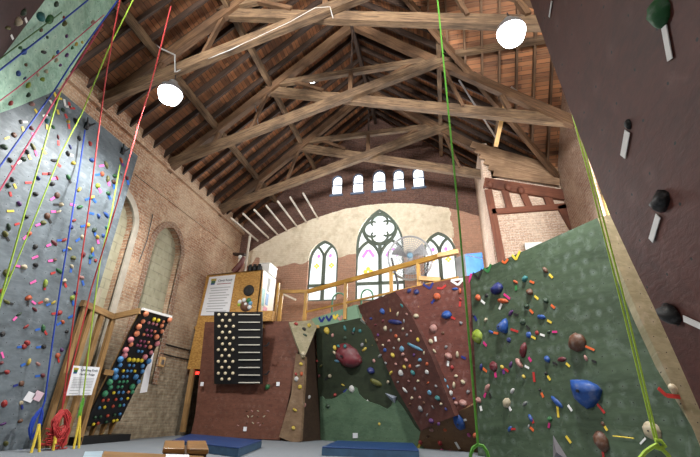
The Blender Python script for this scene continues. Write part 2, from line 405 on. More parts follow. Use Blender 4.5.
# far wall
gab = [(XL-.45, 0), (XR+.45, 0), (XR+.45, 6.9), (XR, 7.1), (XC, roofz(XC)+.15), (XL, 7.3), (XL-.45, 7.0)]
wf = struct(MB().prism(onY(YF, gab), (0, .45, 0)).build('wall_far', M_bf, org=(0, 0, 0)))
WB = [('window_1', arch_pts(-3.87, 1.08, 4.05, 5.55, 6.28), 1.08, 5.55, 6.28), ('window_2', arch_pts(-1.87, 1.66, 4.0, 5.95, 7.38), 1.66, 5.95, 7.38), ('window_3', arch_pts(.14, 1.06, 4.05, 5.6, 6.32), 1.06, 5.6, 6.32)]
WS = []
for i, xx in enumerate((-3.50, -2.68, -1.87, -1.14, -.41)):
    w = .50 if i == 2 else .42
    WS.append(('window_%d' % (i+4), arch_pts(xx, w, 8.13, 8.8, 9.08 if i == 2 else 9.02), w, 8.8, 9.05))
boolean(wf, [MB().prism(onY(YF-.1, w[1]), (0, .8, 0)).build('c', M_bf, org=(0, 0, 0)) for w in WB+WS])
def glassmat(name, s, stain=True):
    m, n, b = nt(name); o = objc(n)
    k = noise(n, o, 3.2, 3, .6); k2 = noise(n, mapping(n, o, (1, 1, 1), (4, 2, 9)), 2.6, 2)
    c = mix(n, ramp(n, k, .5, .8), (.88, .96, 1), (.92, .95, .5)) if stain else mix(n, k, (.9, .95, 1), (1, 1, 1))
    if stain: c = mix(n, ramp(n, k2, .58, .8), c, (.55, .85, .70))
    n.links.new(c, b.inputs['Emission Color']); b.inputs['Emission Strength'].default_value = s
    b.inputs['Base Color'].default_value = (.5, .5, .5, 1); b.inputs['Roughness'].default_value = .2; return m
M_glass = glassmat('stained_window_glass', .82); M_glass2 = glassmat('clear_window_glass', 1.8, False)
M_frame = plain('grey_green_frame', (.10, .13, .105), .6)
M_fblue = plain('blue_grey_frame', (.10, .14, .22), .6)
M_st_p = emit('violet_glass', (.5, .2, .6), .6); M_st_y = emit('amber_glass', (.8, .5, .06), .7)
def loop_frame(mb, pts, y, r):
    P = onY(y, pts); mb.tube(P, r, 6, close=True)
def small_flower(mb, c, y, r):
    for k in range(4):
        a = k*math.pi/2; mb.ball((c[0]+math.cos(a)*r, y, c[1]+math.sin(a)*r), r*.75, (1, .15, 1), None, 8, 5)
yg = YF+.12
for nm, A, w, zs, za in WB:
    c = sum(p[0] for p in A[:2])/2; z0 = A[0][1]
    t = bpy.data.objects.new(nm, None); COL.objects.link(t); t.location = (c, YF, z0); WL[nm] = V((c, YF, z0)); struct(t)
    MB().prism(onY(yg+.03, A), (0, .02, 0)).build('pane', M_glass, t)
    fr = MB(); loop_frame(fr, A, yg, .085)
    zt = 4.62
    fr.box((c-w/2, yg-.04, zt-.05), (c+w/2, yg+.03, zt+.05)); fr.box((c-w/2, yg-.05, z0-.02), (c+w/2, yg+.05, z0+.06))
    fr.build('frame', M_frame, t)
    tr = MB()
    if nm == 'window_2':
        ca = 5.55
        tr.box((c-.06, yg-.04, z0), (c+.06, yg+.03, 6.1))
        for s_ in (-1, 1):
            tr.tube(onY(yg-.01, arch_pts(c+s_*w/4, w/2, 4.6, 5.45, 6.15)), .055, 6, close=True)
            fl = MB(); small_flower(fl, (c+s_*w/4, 5.05), yg+.02, .1); fl.build('stained_motif', M_st_y, t)
            ch = MB()
            for q in (-1, 1): ch.beam((c+s_*w/4+q*.02, yg+.02, 5.86), (c+s_*w/4+q*.2, yg+.02, 5.58), .02, .1)
            ch.build('stained_chevron', M_st_p, t)
        zc_ = 6.62
        tr.tube([V((c+.58*math.cos(a*math.pi/14), yg-.01, zc_+.58*math.sin(a*math.pi/14))) for a in range(28)], .06, 6, close=True)
        for k in range(4):
            a0 = k*math.pi/2
            cx, cz = c+math.cos(a0)*.27, zc_+math.sin(a0)*.27
            tr.tube([V((cx+.29*math.cos(a0+j*math.pi/12), yg-.02, cz+.29*math.sin(a0+j*math.pi/12))) for j in range(-8, 9)], .042, 6)
        MB().lathe((c, yg+.0, zc_), [(.0, 0), (.34, 0), (.34, .02), (0, .02)], (0, -1, 0), 28).build('round_pane', M_glass2, t)
    else:
        tr.box((c-.06, yg-.04, z0), (c+.06, yg+.03, 5.75))
        for s_ in (-1, 1):
            tr.tube(onY(yg-.01, [(c, 5.62), (c+s_*.05, 5.8), (c+s_*.16, 5.98), (c+s_*.27, 6.08)]), .05, 6)
            fl = MB(); small_flower(fl, (c+s_*w/4, 5.35), yg+.02, .06); fl.build('stained_motif', M_st_y, t)
            ch = MB(); ch.ball((c+s_*w/5, yg+.02, 5.72), .06, (1, .2, 1.2)); ch.build('stained_drop', M_st_p, t)
    tr.build('tracery', M_frame, t)
for nm, A, w, zs, za in WS:
    c = sum(p[0] for p in A[:2])/2; z0 = A[0][1]
    t = bpy.data.objects.new(nm, None); COL.objects.link(t); t.location = (c, YF, z0); WL[nm] = V((c, YF, z0)); struct(t)
    MB().prism(onY(yg+.03, A), (0, .02, 0)).build('pane', M_glass2, t)
    fr = MB(); loop_frame(fr, A, yg, .045); fr.box((c-w/2, yg-.02, 8.58), (c+w/2, yg+.02, 8.61)); fr.box((c-w/2-.05, YF-.05, z0-.08), (c+w/2+.05, yg, z0)); fr.build('frame', M_fblue, t)
# right wall, with window, and the projecting corner room
wr = struct(MB().prism([(XR, -4, 0), (XR, YF, 0), (XR, YF, 7.1), (XR, 10.4, 6.95), (XR, 4.8, 11.6), (XR, -.6, 6.95), (XR, -4, 7.1)], (.45, 0, 0)).build('wall_right', M_br, org=(0, 0, 0)))
wy0, wy1, wz0, wz1 = 7.15, 8.32, 3.9, 6.0
boolean(wr, [MB().box((XR-.2, wy0, wz0), (XR+.8, wy1, wz1)).build('c', M_br, org=(0, 0, 0))])
t = bpy.data.objects.new('window_9', None); COL.objects.link(t); t.location = (XR, wy0, wz0); WL['window_9'] = V((XR, wy0, wz0)); struct(t)
MB().box((XR+.16, wy0, wz0), (XR+.18, wy1, wz1)).build('pane', glassmat('yellow_lit_glass', 2.3), t)
fr = MB()
for a, b_ in (((wy0, wz0), (wy0, wz1)), ((wy1, wz0), (wy1, wz1)), ((wy0, wz0), (wy1, wz0)), ((wy0, wz1), (wy1, wz1)), ((wy0, 5.1), (wy1, 5.1))):
    fr.beam((XR+.12, *a), (XR+.12, *b_), .09, .09)
fr.build('frame', plain('yellow_frame', (.75, .6, .18), .5), t)
YI = 10.35; XI = 1.55
struct(MB().box((XI, YI, 0), (XR, YI+.2, 6.95)).build('wall_corner_front', M_bi, org=(0, 0, 0)))
struct(MB().box((XI-.02, YI-.02, 0), (XI+.2, YF, 8.2)).build('wall_corner_side', M_bi, org=(0, 0, 0)))
ti = bpy.data.objects.new('trim_7', None); COL.objects.link(ti); ti.location = (XI, YI, 0); WL['trim_7'] = V((XI, YI, 0)); struct(ti)
def onI(x, y, d=.05): return aY(x, y, YI-d)
for k, (a, b_, w, h) in enumerate((((484, 183), (566, 196), .13, .30), ((492, 212), (566, 206.5), .1, .16), ((488, 190), (503, 268), .1, .2),
      ((504, 188), (510, 210), .09, .17), ((522, 191), (530, 209), .09, .17), ((546, 194), (551, 207), .09, .2), ((561, 206), (576, 232), .1, .22))):
    MB().beam(onI(*a), onI(*b_), h, w, (0, 1, 0)).build('timber', M_red, ti)
for a in ((490, 184), (508, 187), (521, 190)): MB().ball(onI(*a, .16), .09, (1, .8, 1.3)).build('bracket', M_red, ti)
# boarding that slopes down over the corner room
sb = MB()
for k in range(6):
    t0 = k/6; t1 = (k+.94)/6
    a0 = V((1.3+.1*k, YI-.12, 8.15-.22*k)); 
    sb.beam(a0, V((3.46, YI-.12-.02*(k % 2), 6.98-.09*k)), .2, .04, (0, 1, 0))
sb.build('trim_8', wood('grey_brown_boards', (.20, .11, .06), (.42, .28, .17)), org=(0, 0, 0)); struct(bpy.data.objects['trim_8'])
MB().box((2.3, YI-.14, 4.62), (2.72, YI-.02, 4.82)).build('x', M_white_p); hu = bpy.data.objects['x']; hu.name = 'wall_heater'
tag(hu, 'small white wall unit on the pale bricks of the corner room', 'wall unit')
# unseen rear wall, its three glowing windows added to light the far wall
wn = struct(MB().prism(onY(-4, gab), (0, -.4, 0)).build('wall_near', M_bl, org=(0, 0, 0)))
RW = [arch_pts(x, w_, 4.0, zs_, za_) for x, w_, zs_, za_ in ((-4.9, 1.5, 6.2, 7.1), (-1.97, 2.4, 7.2, 8.6), (.95, 1.5, 6.2, 7.1))]
boolean(wn, [MB().prism(onY(-3.9, A), (0, -.8, 0)).build('c', M_bl, org=(0, 0, 0)) for A in RW])
for k, A in enumerate(RW):
    struct(MB().prism(onY(-4.25, A), (0, -.03, 0)).build('window_%d' % (10+k), M_glass2, org=(0, 0, 0)))  # added glowing panes, out of view behind the camera
# ------------------------------------------------------------------ roof
ce = MB()
Y0, Y1 = -4.2, YF+.2
TZ, TS, TE = 6.9, .87, 10.35                    # transept roof: eave height, pitch, eave line
TR = TE-(roofz(XC)-TZ)/TS                      # its ridge line (meets the main ridge)
XE = 2*XC-XL                                   # right eave of the main roof
def tz(y): return TZ+TS*(TE-y) if y > TR else TZ+TS*(y-(2*TR-TE))
def xval(y): return XE-(tz(y)-7.2)/SL
def sheet(q, along):
    uv = [((p.y, abs(p.x-XC)*math.hypot(1, SL)) if along == 'y' else (p.x, abs(p.y-TR)*math.hypot(1, TS))) for p in q]
    ce.face(q, uv); ce.face([p+V((0, 0, .06)) for p in q][::-1], uv[::-1])
def rz(x, y): return V((x, y, roofz(x)))
sheet([rz(XL-.5, Y0), rz(XC, Y0), rz(XC, Y1), rz(XL-.5, Y1)], 'y')
YN = 2*TR-TE
sheet([rz(XC, TR), rz(XC, Y1), rz(XE+.6, Y1), rz(XE+.6, TE), V((xval(TE), TE, TZ))], 'y')
sheet([rz(XC, Y0), rz(XC, TR), V((xval(YN), YN, TZ)), rz(XE+.6, YN), rz(XE+.6, Y0)], 'y')
sheet([V((XC, TR, tz(TR))), V((XR+.5, TR, tz(TR))), V((XR+.5, TE, TZ)), V((xval(TE), TE, TZ))], 'x')
sheet([V((XC, TR, tz(TR))), V((xval(YN), YN, TZ)), V((XR+.5, YN, TZ)), V((XR+.5, TR, tz(TR)))], 'x')
ceil = struct(ce.build('ceiling', M_roof, org=(0, 0, 0)))
y = 1.5-.44*12
while y < YF-.1:
    MB().beam((XL-.1, y, roofz(XL-.1)-.10), (XC, y, roofz(XC)-.10), .05, .2).build('rafter', M_dark, ceil)
    xe = xval(y) if YN < y < TE else XE+.1
    if xe > XC+.3: MB().beam((xe, y, roofz(xe)-.10), (XC, y, roofz(XC)-.10), .05, .2).build('rafter', M_dark, ceil)
    y += .44
x = XR-.3
while x > XC+.5:
    yv = TE-(roofz(x)-TZ)/TS if x < xval(TE) else TE
    MB().beam((x, TR, tz(TR)-.09), (x, yv, tz(yv)-.09), .05, .18).build('rafter', M_mid, ceil)
    x -= .42
for xx, zz in ((-5.92, 8.02), (-4.40, 9.34)):
    MB().beam((xx, Y0, zz+.03), (xx, Y1-.3, zz+.03), .12, .17).build('purlin', M_old, ceil)
for xx, zz, ya in ((1.97, 8.02, 8.9), (.46, 9.34, 7.4)):
    MB().beam((xx, ya, zz+.03), (xx, Y1-.3, zz+.03), .12, .17).build('purlin', M_old, ceil)
MB().beam((.75, 7.62, 9.12), (XR, 7.62, 9.12), .12, .16).build('purlin', M_old, ceil)
MB().beam((xval(TE)-.1, TE-.1, TZ-.15), (XC+.2, TR+.2, tz(TR)-.4), .1, .2).build('valley_rafter', M_mid, ceil)
MB().beam((XC, Y0, 11.3), (XC, Y1-.3, 11.3), .1, .28).build('ridge_beam', M_dark, ceil)
TL = ['scissor roof truss nearest the camera, carrying the two big lamps', 'middle scissor roof truss of old timber', 'scissor roof truss nearest the arched windows']
hs = XC-XL; sl = (ZC-ZE)/hs; hx = 2.95
for i, y in enumerate(TY):
    t = thing('roof_truss', TL[i], 'roof truss', (XC, y, ZE), 'scissor trusses under the roof')
    h = .27; zz = h/2
    for sgn in (-1, 1):
        if i == 2 and sgn == 1: x_lo = XI+.05
        else: x_lo = XC+sgn*(hs+.05)
        a = V((x_lo, y+sgn*.08, ZC-sl*abs(x_lo-XC)+zz)); b_ = V((XC-sgn*hx, y+sgn*.08, ZC+sl*hx+zz))
        MB().beam(a, b_, .15, h).build('lower_chord', M_old, t)
    for sgn in (-1, 1):
        x_lo = XC+sgn*(hs+.1) 
        MB().beam((x_lo, y, roofz(XL)-.36-SL*.1), (XC, y, roofz(XC)-.36), .16, .24).build('principal_rafter', M_mid, t)
    zcol = ZC+sl*hx+.16
    MB().beam((XC-hx+.1, y, zcol), (XC+hx-.1, y, zcol), .12, .18).build('collar_tie', M_old, t)
    MB().beam((XC, y-.02, ZC+.2), (XC, y-.02, zcol), .12, .1, (0, 1, 0)).build('post', M_mid, t)
    MB().beam((XC, y, ZC+.3), (XC, y, roofz(XC)-.45), .05, .05, (0, 1, 0)).build('king_rod', M_dark, t)
    for sgn in (-1, 1):
        xx = XC+sgn*3.95; MB().beam((xx, y, ZC-sl*3.95+.25), (xx-sgn*.12, y, roofz(xx)-.45), .11, .11, (0, 1, 0)).build('strut', M_mid, t)
        xx = XC+sgn*.9; MB().beam((xx-sgn*.1, y, ZC+sl*.9+.25), (XC+sgn*2.0, y, roofz(XC+sgn*2.0)-.42), .1, .1, (0, 1, 0)).build('strut', M_mid, t)
        MB().beam((XC+sgn*2.9, y, ZC-sl*2.9+.2), (XC+sgn*2.5, y, ZC+sl*2.5+.05), .08, .1, (0, 1, 0)).build('strut', M_mid, t)
# struts with a different look at the right
MB().beam(aY(508, 90, 8.3), aY(496, 146, 8.6), .10, .10, (0, 1, 0)).build('prop_stud', M_new, org=aY(496, 146, 8.6))
tag(bpy.data.objects['prop_stud'], 'short bright yellow new stud propping the right roof slope', 'stud')
for nm, a, b_, l in (('tie_rod', aY(459, 80, 7.9), aY(496, 138, 9.4), 'pale metal tie bar left of the yellow stud under the right roof'), ('tie_rod', aY(511, 87, 8.2), aY(541, 110, 8.6), 'pale metal tie bar right of the yellow stud under the right roof')):
    tag(MB().beam(a, b_, .04, .03).build(nm, M_gmet), l, 'tie bar', 'metal tie bars by the yellow stud')
for k, (a, b_) in enumerate((((231, 218), (258, 241)), ((243, 213.6), (268.6, 238)), ((254, 209.6), (278, 235)), ((266, 205.5), (287, 231)), ((277.5, 201), (297, 226.6)), ((290, 197), (306.5, 222.6)), ((303, 193), (318, 218.5)))):
    A_ = aY(*a, 10.62); B_ = aY(*b_, YF-.05)
    tag(MB().beam(A_, B_, .035, .06).build('ceiling_batten', M_white), ['leftmost', 'second from left', 'third from left', 'middle', 'fifth from left', 'sixth from left', 'rightmost'][k] + ' pale ceiling batten running from the far truss to the plaster', 'batten', 'pale battens under the far roof')
# ------------------------------------------------------------------ high bay lamps
M_lamp = emit('lamp_glow', (.92, .97, 1), 12)
def lamp(px, py, d, y, label, hook):
    p = aY(px, py, y)
    t = thing('pendant_lamp', label, 'lamp', p, 'pendant lamps hanging from the trusses')
    MB().lathe(p, [(0, -.27), (.1, -.25), (.19, -.18), (.235, -.05), (.24, .0), (0, .0)], n=24).build('lamp_shade', M_lamp, t, smooth=True)
    MB().lathe(p, [(.245, 0), (.23, .10), (.14, .2), (.09, .22), (.09, .3), (0, .3)], n=20).build('reflector', M_gmet, t, smooth=True)
    MB().tube([p+V((0, 0, .3)), p+V((.02, 0, .38)), p+V((0, 0, hook))], .012).build('hook', M_bmet, t)
    L = bpy.data.lights.new('lamp_light', 'SPOT'); L.energy = 900 if px < 300 else 1500; L.spot_size = math.radians(152); L.spot_blend = .55; L.color = (1, .98, .95); L.shadow_soft_size = .25
    lo = bpy.data.objects.new('lamp_light', L); COL.objects.link(lo); lo.location = p+V((0, -.0, -.5))
    return t
lamp(170.5, 93, .5, 5.25, 'glowing white high bay lamp hanging above the left brick wall', .5)
lamp(511, 32, .5, 5.25, 'glowing white high bay lamp hanging at upper right', .5)
M_lamp2 = emit('small_lamp_glow', (.92, .97, 1), 6)
for px, py, y, l in ((247, 8, 5.9, 'small white lamp behind the nearest truss at top left'), (312, 80, 8.3, 'small white lamp up behind the middle truss')):
    p = aY(px, py, y)
    t = thing('roof_lamp', l, 'lamp', p, 'small lamps up in the roof')
    MB().lathe(p, [(0, -.07), (.09, -.05), (.12, 0), (0, 0)], n=14).build('lamp_glass', M_lamp2, t, smooth=True)
    MB().lathe(p, [(.125, 0), (.06, .08), (.03, .2), (0, .2)], n=12).build('lamp_cap', M_bmet, t)
# cables on the trusses
def cable(pts, r, mat, name, label, cat, group=None, n=5):
    q = []
    for i in range(len(pts)):
        q.append(V(pts[i]))
    o = MB().tube(q, r, n).build(name, mat, smooth=True); tag(o, label, cat, group); return o
M_cab = plain('grey_cable', (.42, .42, .42), .5)
M_bcab = plain('black_cable', (.02, .02, .02), .5)
cable([aY(118, 0, 4.4), aY(133, 21, 4.8), aY(152, 41, 5.2), aY(160, 48, 5.25), aY(175, 55, 5.25), aY(175, 72, 5.25)], .018, M_cab, 'lamp_cable', 'grey power cable running along the roof to the left lamp', 'cable')
cable([aY(176, 72, 5.3), aY(184, 68, 5.32), aY(230, 50, 5.3), aY(290, 22, 5.3), aY(315, 8, 5.3), aY(330, 7, 5.3), aY(333, 18, 5.3)], .011, M_cab, 'truss_cable', 'thin grey cable stapled along the nearest truss', 'cable')
cable([aY(207, 24, 5.6), aY(209, 40, 5.6), aY(209, 53, 5.5)], .012, M_gmet, 'hanger_wire', 'thin hanger wire above the nearest truss', 'wire')
cable([aY(255, 104, 8.0), aY(257, 115, 8.0), aY(259, 131, 7.95)], .014, M_gmet, 'hanger_wire', 'thin hanger wire above the middle truss', 'wire')
cable([aX(165, 344, XL+.02), aX(178, 347.5, XL+.02), aX(192, 351, XL+.02)], .02, M_bcab, 'wall_cable', 'upper of two black cables crossing the left brick wall', 'cable', 'black cables on the brick')
cable([aX(160, 353, XL+.02), aX(176, 357, XL+.02), aX(190, 360, XL+.02)], .016, M_bcab, 'wall_cable', 'lower of two black cables crossing the left brick wall', 'cable', 'black cables on the brick')
cable([aX(153, 214, XL+.03), aX(147, 240, XL+.03), aX(139, 262, XL+.03)], .012, M_bcab, 'wall_wire', 'thin dark wire on the brick between the two blind arches', 'wire')
cable([aY(250, 236, 11.9), aY(248, 250, 11.9), aY(245, 271, 11.9), V((aY(245, 271, 11.9).x, 11.9, 2.9))], .045, M_white, 'white_pipe', 'white pipe rising above the plywood closet', 'pipe', n=10)
t = thing('wall_switch_box', 'small tan box with grey face on the lower left brick wall', 'switch box', aX(160, 362, XL))
c_ = aX(160, 362, XL); MB().box(c_+V((-.02, -.1, -.12)), c_+V((.08, .1, .12))).build('housing', M_new, t, bevel=.01); MB().box(c_+V((.08, -.05, -.06)), c_+V((.09, .05, .06))).build('face_plate', M_gmet, t)
nt_ = MB().prism([aX(149, 354, XL+.01), aX(154, 353, XL+.01), aX(147, 392, XL+.01), aX(140, 393, XL+.01)], (-.008, 0, 0)).build('wall_notice', M_paper); tag(nt_, 'white paper notice on the brick beside the ball hold board', 'notice')

# ------------------------------------------------------------------ climbing walls
def poly(pl, pts, off=0): return [pl.at(x, y, off) for x, y in pts]
def panel(name, pl, pts, mat, parent, off=0, depth=None):
    return MB().prism(poly(pl, pts, off), -pl.n*(depth or pl.depth)).build(name, mat, parent)
# grey wall on the left
XG = XL+.28
G = Plane((XG, 0, 0), (XG, 1, 0), (XG, 0, 1), .2)
gw = thing('climbing_wall', 'tall blue grey climbing wall along the left brick wall', 'climbing wall', (XG, 5, 0))
MB().prism([(XG, -1, 0), (XG, 6.62, 0), (XG, 6.55, 6.2), (XG, -1, 6.2)], (-.2, 0, 0)).build('wall_panel', M_grey, gw)
MB().box((XG-.22, 6.56, 0), (XG+.02, 6.66, 2.9)).build('edge_post', wood('pale_post', (.3, .25, .17), (.45, .39, .29)), gw)
# mint overhang at the upper left
p0 = G.at(0, 113, .02); p1 = G.at(64, 86, .02); p2 = aX(118, 0, -5.75)
PR = Plane(p0, p1, p2, .25)
pw = thing('climbing_overhang', 'pale mint green overhang at upper left', 'climbing wall', p0)
panel('front_panel', PR, [(-30, 126), (0, 113), (40, 99), (60, 87), (70, 72), (80, 56), (104, 18), (118, 0), (150, -50), (70, -50), (45, 0), (0, 60), (-30, 100)], M_mint, pw)
q2 = PR.at(45, 0); q3 = PR.at(0, 60)
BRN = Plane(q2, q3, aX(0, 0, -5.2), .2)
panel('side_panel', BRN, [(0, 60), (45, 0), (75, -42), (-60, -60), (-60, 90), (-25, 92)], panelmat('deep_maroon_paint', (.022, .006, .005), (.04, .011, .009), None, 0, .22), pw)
# near maroon overhang on the right
e0 = aY(530, 0, 2.3); e2 = aY(700, 410, 2.3)
NR = Plane(e0, e2, e2+V((0, 1, 0)), .12)
nr = thing('climbing_overhang', 'large dark maroon overhanging wall at right foreground', 'climbing wall', (e2.x, e2.y, 0))
top = NR.at(512, -45); bot = NR.at(728, 470)
edge = [top] + poly(NR, [(530, 0), (545, 42), (560, 83), (585, 150), (610, 215), (632, 262), (652, 303), (678, 360), (700, 410)]) + [bot]
MB().prism(edge + [V((bot.x, -.6, bot.z)), V((top.x, -.6, top.z))], -NR.n*.12).build('front_panel', M_near, nr)
# green wall on the right
T0 = aZ(470, 275, 3.5); T1 = aZ(597, 218, 3.5)
GR = Plane(T0, T1, T0-V((0, 0, 1)), .14)
gr = thing('climbing_wall', 'tall mottled green climbing wall at right with a big blue hold', 'climbing wall', (1.6, 7.4, 0))
panel('front_panel', GR, [(470, 275), (597, 218), (640, 318), (692, 427), (720, 492), (560, 500), (474, 470), (478, 458), (477, 400)], M_green, gr)
GS = Plane(T1, GR.at(692, 427), aY(614, 213.5, 6.25), .1)
panel('side_panel', GS, [(597.5, 218), (614, 213.5), (640, 262), (668, 330), (690, 385), (720, 462), (722, 494), (692, 427), (640, 318)], M_greenl, gr)
# thin plywood edge strip along the top of the green wall
# central boulder: red panels, green panels, arete and brown alcove
cb_ = thing('bouldering_wall', 'central bouldering wall of red, green and brown panels below the railing', 'climbing wall', (-1.8, 10.3, 0))
J = aY(395, 291, 9.35)
RB = Plane(J, T0+V((0, 0, .02)), aY(455, 414, 9.25), .14)
panel('brick_red_panel', RB, [(395, 291), (432, 283), (471, 275), (478, 404), (455, 415), (447, 396), (440, 378), (432, 358), (420, 333), (410, 312)], M_red_b, cb_)
RA = Plane(aY(357, 306, 10.3), J, aY(421, 430, 9.75), .14)
panel('red_brown_panel', RA, [(357, 306), (395, 291.5), (410, 312), (420, 333), (432, 358), (440, 378), (447, 396), (455, 416), (437, 423), (421, 431), (411, 414), (396, 388), (378, 348), (366, 324)], M_red_a, cb_)
KB = Plane(aY(421, 429, 9.8), aY(478, 404, 8.95), aZ(418, 448, 0), .1)
panel('kick_panel', KB, [(421, 429), (437, 421), (455, 413), (480, 402), (481, 470), (424, 453), (417, 448)], M_kick, cb_)
GB = Plane((-3.33, 11.33, 0), (-.69, 10.14, 0), aY(316, 327, 10.8), .14)
panel('dark_green_panel', GB, [(316, 327), (358, 318), (370, 330), (396, 386), (425, 436), (424, 451), (418, 449.5), (320, 441)], M_dgreen, cb_)
jag = [(320.5, 441), (320, 397), (322, 396), (325, 399), (331, 399), (337, 397), (340, 394.5), (345, 392), (348, 388.5), (353, 386), (357, 388), (359, 394), (364, 399), (370, 402), (379, 405), (387, 409), (391, 406), (393, 401), (397, 400), (402, 406), (408, 415), (415, 427), (421, 433), (424, 451), (418, 449.5)]
panel('sea_green_panel', GB, jag, M_lgreen, cb_, .012, .02)
tg1 = GB.at(358, 318); TB = Plane(GB.at(316, 327), tg1, aY(355, 305.5, tg1.y+.02), .1)
panel('top_panel', TB, [(311, 319), (330, 313), (356, 304.5), (359, 318), (316, 327.3)], plain('lit_green_board', (.18, .3, .2), .6), cb_)  # paler green puts the light on this upright band into its colour
NB = Plane(aY(291, 322, 10.2), aY(316, 320, 10.55), aY(303, 357, 10.15), .1)
panel('small_green_panel', NB, [(289, 322), (312, 320), (317, 327), (310, 344), (305, 357), (302, 357), (296, 342)], M_greenl, cb_)
ag = MB(); ar_t = aY(304, 356, 10.28); ar_b = aY(299, 441.5, 10.28); g_b = GB.at(321, 441); g_t = GB.at(313, 327)
ag.prism([ar_t, ar_b, g_b, g_t], (.0, .12, 0)); ag.build('recess_panel', M_gap, cb_)
AR = Plane(aY(304, 357, 10.26), aY(293, 442, 10.26), aY(279, 437, 10.38), .1)
panel('arete_panel', AR, [(296, 353), (305, 357), (304, 380), (300, 441.5), (293, 442.5), (279, 437), (291, 395)], M_aret, cb_)
YB = 10.42
BP = Plane((0, YB, 0), (1, YB, 0), (0, YB, 1), .08)
panel('brown_panel', BP, [(205, 322), (297, 321), (298, 356), (280, 440), (193, 436)], M_brown, cb_)
PI_ = Plane((0, YB-.1, 0), (1, YB-.12, 0), (0, YB-.1, 1), .08)
panel('flared_panel', PI_, [(206, 330), (210, 330), (209, 372), (217, 436), (191, 434), (202, 383)], M_brown, cb_)
# platform behind the wall tops
pf = struct(MB().prism([(XL, 10.55, 2.9), (-3.6, 10.75, 2.9), (-2.3, 10.75, 2.9), (-.95, 9.75, 2.9), (.8, 8.95, 2.9), (1.5, 9.2, 2.9), (1.5, YF, 2.9), (XL, YF, 2.9)], (0, 0, -.08)).build('floor_platform', M_osb, org=(0, 0, 0)))

# ------------------------------------------------------------------ holds and tape
def hold_mesh(kind, col):
    key = (kind, col)
    if key in HCACHE: return HCACHE[key]
    bm = bmesh.new(); rnd = random.Random(hash(kind) % 1000 if False else sum(map(ord, kind)))
    if kind == 'volume':
        bmesh.ops.create_icosphere(bm, subdivisions=2, radius=1)
    else:
        bmesh.ops.create_icosphere(bm, subdivisions=3 if kind in ('sloper', 'egg') else 2, radius=1)
    for v in bm.verts:
        p = v.co
        z = max(p.z, -.05)
        if kind == 'jug':
            p.x *= 1.1; p.y *= .85; z = z*.95
            if p.y > .15: z += .3*p.y; 
            if p.y > .3 and z > .3: p.y -= .25; z *= .8
        elif kind == 'crimp': p.x *= 1.35; p.y *= .6; z *= .55; z += .2*max(0, p.y)
        elif kind == 'pinch': p.x *= .6; p.y *= 1.3; z *= .75
        elif kind == 'sloper': z *= .72; p.x *= 1.05
        elif kind == 'egg': p.y *= 1.1; p.x *= .9+.12*p.y; z *= .85
        elif kind == 'wedge':
            w_ = .55+.45*(p.y+1)/2; p.x *= w_*1.15; z = z*(.55+.45*(p.y+1)/2)
            if p.y > .45: p.y = .45+(p.y-.45)*.4
        elif kind == 'volume': p.x *= 1.0; p.y *= .95; z *= .6
        n_ = math.sin(p.x*3.1+p.y*4.7+sum(map(ord, kind)))*math.cos(p.y*3.7-p.z*2.9)
        k = 1+.10*n_
        v.co = V((p.x*k, p.y*k, z*k))
    bmesh.ops.recalc_face_normals(bm, faces=bm.faces)
    for fc in bm.faces: fc.smooth = kind != 'volume'
    me = bpy.data.meshes.new('hold_'+kind); bm.to_mesh(me); bm.free(); me.materials.append(HM(col)); HCACHE[key] = me; return me
HCACHE = {}; BOLT = MB().lathe((0, 0, 0), [(.0, 0), (.1, 0), (.1, .06), (0, .06)], n=8).mesh('bolt', [M_bmet], V((0, 0, 0)))
ALLH = []
def tape_obj(pl, a, b_, col, name='tape', w=None, wpx=2.1):
    """a flat strip of tape from pixel a to pixel b on plane pl"""
    A_ = pl.at(*a, .006); B_ = pl.at(*b_, .006); d = (B_-A_)
    c_ = pl.n.cross(d.normalized())
    if w is None:
        def scr(p): q = p-EYE; t = q.dot(F_); return V((f*q.dot(R2)/t, f*q.dot(U2)/t))
        g = (scr(A_+c_*.01)-scr(A_)); e = (scr(B_)-scr(A_)).normalized()
        perp = abs(g.x*e.y-g.y*e.x)/.01
        w = min(wpx/max(perp, 1), .14)
    s_ = c_*(w/2)
    return [A_+s_, B_+s_, B_-s_, A_-s_]
